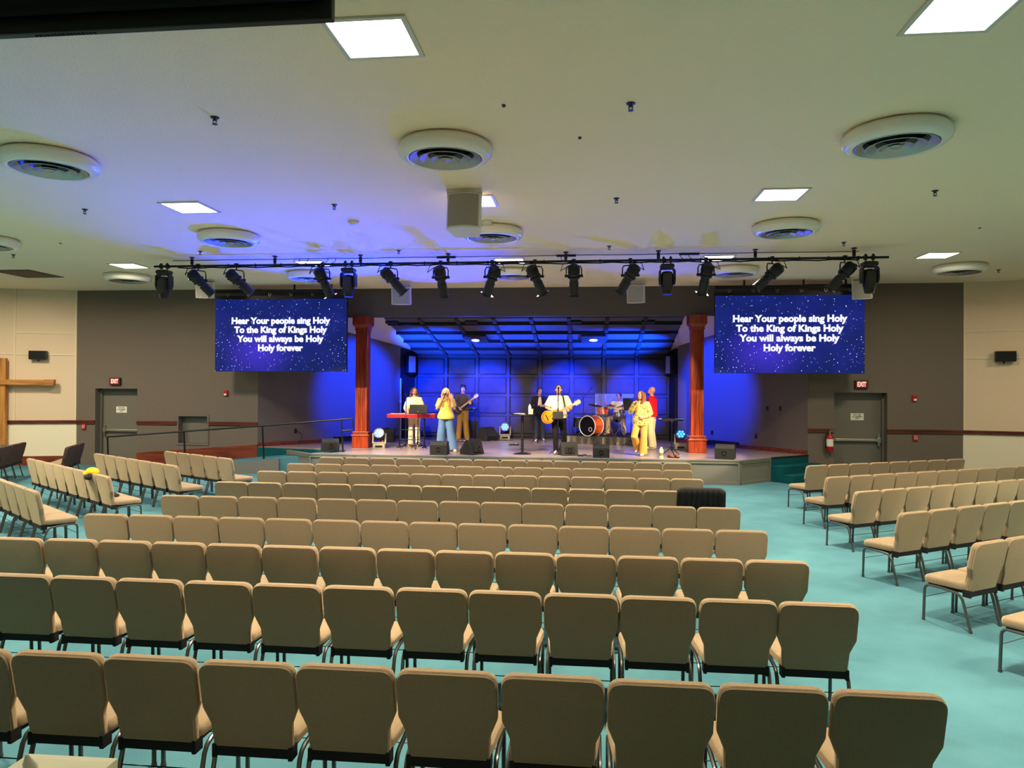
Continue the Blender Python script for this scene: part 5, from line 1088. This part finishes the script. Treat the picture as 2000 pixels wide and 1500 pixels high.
M['neckw'] = mat('maple_neck', (232, 196, 146), .4); M['sunburst'] = burst('sunburst_top', (240, 142, 22), (216, 100, 12), (110, 36, 6)); M['darkgtr'] = mat('dark_guitar_body', (16, 15, 18), .5); M['bassred'] = mat('dark_red_bass_body', (70, 10, 14), .2, coat=.5)
H = {'brown': mat('brown_hair', (120, 78, 44), .7, 0, .6, 70, .2), 'blond': mat('blond_hair', (196, 146, 84), .7, 0, .6, 70, .2), 'black': mat('black_hair', (22, 17, 15), .65, 0, .6, 70, .2), 'grey': mat('grey_hair', (112, 104, 98), .7, 0, .6, 70, .2), 'auburn': mat('auburn_hair', (142, 76, 40), .7, 0, .6, 70, .2), 'darkb': mat('dark_brown_hair', (46, 32, 24), .7, 0, .6, 70, .2)}
def shoes(n, c): return mat(n, c, .5)
# woman at the red keyboard
x = at(809, 800, 20.38).x
person('woman in cream sweater with very long brown hair playing the red keyboard', (x, 20.40, SZ), .1, 1.71,
       dict(hrot=(.35, .25), el=(-.25, .0, 1.12), er=(.24, .0, 1.12), wl=(-.16, -.30, 1.055), wr=(.17, -.30, 1.055), dl=(.05, -1, -.12), dr=(-.05, -1, -.12), nl=(0, 0, -1), nr=(0, 0, -1), curl=(.35, .35)),
       'fair', 'long', H['brown'], (cloth_mat('cream_sweater', (236, 222, 170)), -.02, .035, 1.86, 1.55), (cloth_mat('cream_trousers', (230, 216, 178)), .012, .02), shoes('tan_boots', (190, 140, 70)), True)
# yellow-topped singer
x = at(871, 800, 18.85).x; L_ = (x, 18.85, SZ)
person('blond woman singing in a loose yellow top and wide blue jeans', L_, .05, 1.71,
       dict(hrot=(-.15, .1), el=(-.23, -.12, 1.17), er=(.25, -.06, 1.17), wl=(-.06, -.2, 1.44), wr=(.17, -.17, 1.44), dl=(.35, .1, .9), dr=(-.1, -.05, 1), nl=(.7, .5, .3), nr=(0, -1, .1), curl=(1.25, .25),
            kl=(-.12, -.03, .5), al=(-.13, .05, .085), tl=(-.15, -.12, 0), kr=(.14, -.02, .5), ar=(.22, -.04, .085), tr=(.29, -.2, 0)),
       'fair', 'long', H['blond'], (cloth_mat('yellow_blouse', (244, 206, 96)), -.12, .045, .8, 1.35), (cloth_mat('blue_denim', (92, 122, 158), vary=.05), .05, .085), shoes('pale_sandals', (222, 176, 130)), True)
handheld_mic('handheld microphone at the lips of the yellow-topped singer', (-.015, -.205, 1.475), (.1, .45, .45), L_, .05)
# electric guitarist
x = at(904, 800, 22.85).x; L_ = (x, 22.85, SZ)
person('man with curly black hair in dark grey pullover playing an electric guitar', L_, .12, 1.80,
       dict(hrot=(.25, .1), el=(-.28, -.03, 1.14), er=(.28, -.05, 1.13), wl=(-.09, -.2, 1.03), wr=(.25, -.285, 1.155), dl=(.75, -.1, -.45), dr=(-.12, .05, .95), nl=(0, .9, -.2), nr=(-.2, .9, .1), curl=(.7, 1.1), al=(-.14, .03, .085), tl=(-.18, -.14, 0), ar=(.14, .03, .085), tr=(.18, -.14, 0)),
       'tan', 'curly', H['black'], (cloth_mat('dark_grey_pullover', (74, 66, 60)), -.02, .025, 1.88, 1.15), (cloth_mat('khaki_trousers', (142, 108, 52)), .025, .03), shoes('tan_shoes', (176, 140, 84)))
T = TR(L_) @ RZ(.12)
guitar('electric_guitar', 'dark electric guitar with a pale neck held by the curly-haired man', 'guitar', T @ V((-.1, -.185, 1.02)), (.78, -.16, .58), (.05, -1, .15), 'electric', M['darkgtr'])
# bass player behind the music stand
x = at(1054, 800, 23.1).x; L_ = (x, 23.1, SZ)
t, J, D_ = person('man in dark jacket and headphones looking down at his bass', L_, .1, 1.72,
       dict(hrot=(.5, .35), el=(-.28, -.02, 1.15), er=(.27, -.04, 1.14), wl=(-.14, -.2, 1.06), wr=(.14, -.24, 1.1), dl=(.8, -.15, -.2), dr=(-.3, -.1, .8), nl=(0, .9, -.2), nr=(-.2, .9, .1), curl=(.7, 1.0)),
       'pink', 'short', H['grey'], (cloth_mat('dark_jacket', (44, 34, 30)), -.06, .03, 1.88, 1.15), (cloth_mat('dark_jeans', (56, 62, 78), vary=.05), .012, .012), shoes('white_trainers', (226, 216, 200)))
MB().loft([[(-.06 * u, -.132 - .02 * u, z), (.06 * u, -.132 - .02 * u, z), (.055 * u, -.1, z), (-.055 * u, -.1, z)] for u, z in ((1, .98), (1.05, 1.2), (.75, 1.37), (.5, 1.42))]).build('white_undershirt', cloth_mat('white_cotton', (238, 230, 214)), t)
hp = MB()
for q in (-1, 1): hp.ell((q * .088, .01, -.005), (.022, .036, .042), D_)
hp.tube([(-.092, .01, .02), (-.088, .012, .08), (-.05, .014, .124), (0, .015, .134), (.05, .014, .124), (.088, .012, .08), (.092, .01, .02)], .009, 8, D_)
o = hp.build('headphones', M['black'], None); o.matrix_world = t.matrix_basis; tag(o, 'black headphones worn by the man in the dark jacket', 'headphones')
T = TR(L_) @ RZ(.1); guitar('bass_guitar', 'dark red bass guitar held by the man in the dark jacket', 'guitar', T @ V((-.14, -.2, 1.0)), (.86, -.2, .42), (.05, -1, .15), 'bass', M['bassred'])
# singer with the acoustic guitar
x = at(1091, 800, 18.78).x; L_ = (x, 18.78, SZ)
t, J, D_ = person('man in white short-sleeved shirt and black trousers singing with an acoustic guitar', L_, .0, 1.80,
       dict(hrot=(.02, .05), el=(-.31, -.05, 1.16), er=(.32, -.06, 1.14), wl=(-.1, -.245, 1.09), wr=(.253, -.325, 1.095), dl=(.75, -.12, -.45), dr=(-.12, .05, .95), nl=(0, .8, -.3), nr=(-.15, .9, .1), curl=(.6, 1.1),
            kl=(-.07, -.08, .5), al=(-.06, .0, .085), tl=(-.07, -.17, 0), kr=(.13, .02, .5), ar=(.15, .14, .1), tr=(.2, .0, .0)),
       'tan', 'short', H['darkb'], (cloth_mat('white_shirt', (240, 232, 190)), -.1, .045, .85, 1.5), (cloth_mat('black_trousers', (26, 22, 22)), .012, .008), shoes('white_sneakers', (240, 234, 216)))
gtr = guitar('acoustic_guitar', 'sunburst acoustic guitar with white edging held by the white-shirted singer', 'guitar', V(L_) + V((-.17, -.225, 1.0)), (.86, -.16, .44), (.06, -1, .12), 'acoustic', M['sunburst'], 1.06)
o = MB().tube([V(q) for q in ((.17, -.30, 1.16), (.165, -.25, 1.28), (.14, -.205, 1.4), (.115, -.10, 1.515), (.1, .05, 1.52), (.06, .17, 1.42), (-.06, .21, 1.28), (-.26, .18, 1.08), (-.39, .02, .97), (-.42, -.16, .94))], .02, 8, flat=.3).build('strap', M['blackm'], None)
o.location = L_; tag(o, 'dark guitar strap over the shoulder of the white-shirted singer', 'strap')
# drummer
x = at(1210, 800, 23.05).x; L_ = (x, 23.1, DZ)
t, J, D_ = person('dark-haired man in pale patterned shirt seated playing the drums', L_, -.35, 1.74,
       dict(pelvis=(0, 0, .56), neck=(0, -.03, 1.06), head=(0, -.06, 1.215), sl=(-.185, -.02, 1.01), sr=(.185, -.02, 1.01), el=(-.33, -.16, .82), er=(.3, -.14, .8), wl=(-.33, -.38, .94), wr=(.2, -.38, .80), dl=(.1, -.6, .75), dr=(-.25, -.9, -.1), nl=(.8, .3, .1), nr=(-.2, 0, -1), curl=(1.2, 1.0),
            hl=(-.1, -.05, .54), hr=(.1, -.05, .54), kl=(-.24, -.42, .5), kr=(.24, -.40, .5), al=(-.24, -.44, .085), ar=(.27, -.36, .085), tl=(-.27, -.6, 0), tr=(.31, -.52, 0), hrot=(.1, -.15)),
       'dark', 'short', H['black'], (dotted('pale_patterned_shirt', (222, 206, 168), (150, 120, 96), 22, .25), -.1, .04, .9, 1.35), (cloth_mat('sand_trousers', (196, 172, 128)), .02, .02), shoes('grey_shoes', (120, 110, 98)))
T = TR(L_) @ RZ(-.35)
for l, a, d in (('drumstick raised upright in the hand of the seated drummer', (-.30, -.45, 1.0), (.03, -.2, 1)), ('drumstick held level over the snare by the seated drummer', (.16, -.46, .83), (-.75, -.55, .1))):
    p = T @ (V(a) * (1.74 / 1.75)); d = (T.to_3x3() @ V(d)).normalized(); o = MB().tube([-d * .12, d * .2, d * .28], [.0085, .0075, .004], 8, dome=True).build('drumstick', M['neckw'], None); o.location = p; tag(o, l, 'drumstick', 'drumsticks')
# blouse singer, mid-stride
x = at(1252, 800, 18.5).x; L_ = (x, 18.55, SZ)
person('woman in spotted yellow blouse and tan trousers stepping forward with a microphone', L_, -.3, 1.655,
       dict(hrot=(.05, -.45), el=(-.27, -.1, 1.17), er=(.27, .0, 1.13), wl=(-.1, -.26, 1.40), wr=(.12, -.2, 1.03), dl=(.45, .1, .8), dr=(-.9, -.1, -.05), nl=(.6, .6, .3), nr=(-.1, .9, .1), curl=(1.25, .5),
            kl=(-.13, -.2, .52), al=(-.12, .14, .22), tl=(-.13, .06, .07), kr=(.1, -.06, .5), ar=(.08, -.04, .085), tr=(.08, -.24, 0)),
       'fair', 'shoulder', H['auburn'], (dotted('spotted_blouse', (240, 208, 120), (92, 70, 40), 30, .36), -.28, .045, 1.85, 1.45), (cloth_mat('tan_trousers', (214, 162, 82)), .03, .055), shoes('cream_slippers', (232, 204, 156)), True)
handheld_mic('handheld microphone raised by the woman in the spotted blouse', (-.06, -.25, 1.365), (.12, .4, .35), L_, -.3)
# man in red
x = at(1273, 800, 20.6).x
person('bald man in red shirt and khaki trousers turned away looking upward', (x, 20.6, SZ), -1.9, 1.78,
       dict(hrot=(-.45, .15), head=(0, .0, 1.625), wl=(-.26, -.16, .95), wr=(.25, -.18, .97)), 'pink', None, H['grey'], (cloth_mat('red_shirt', (196, 16, 20)), -.1, .03, 1.88, 1.2), (cloth_mat('pale_khaki_trousers', (206, 188, 146)), .02, .03), shoes('beige_shoes', (196, 176, 140)))
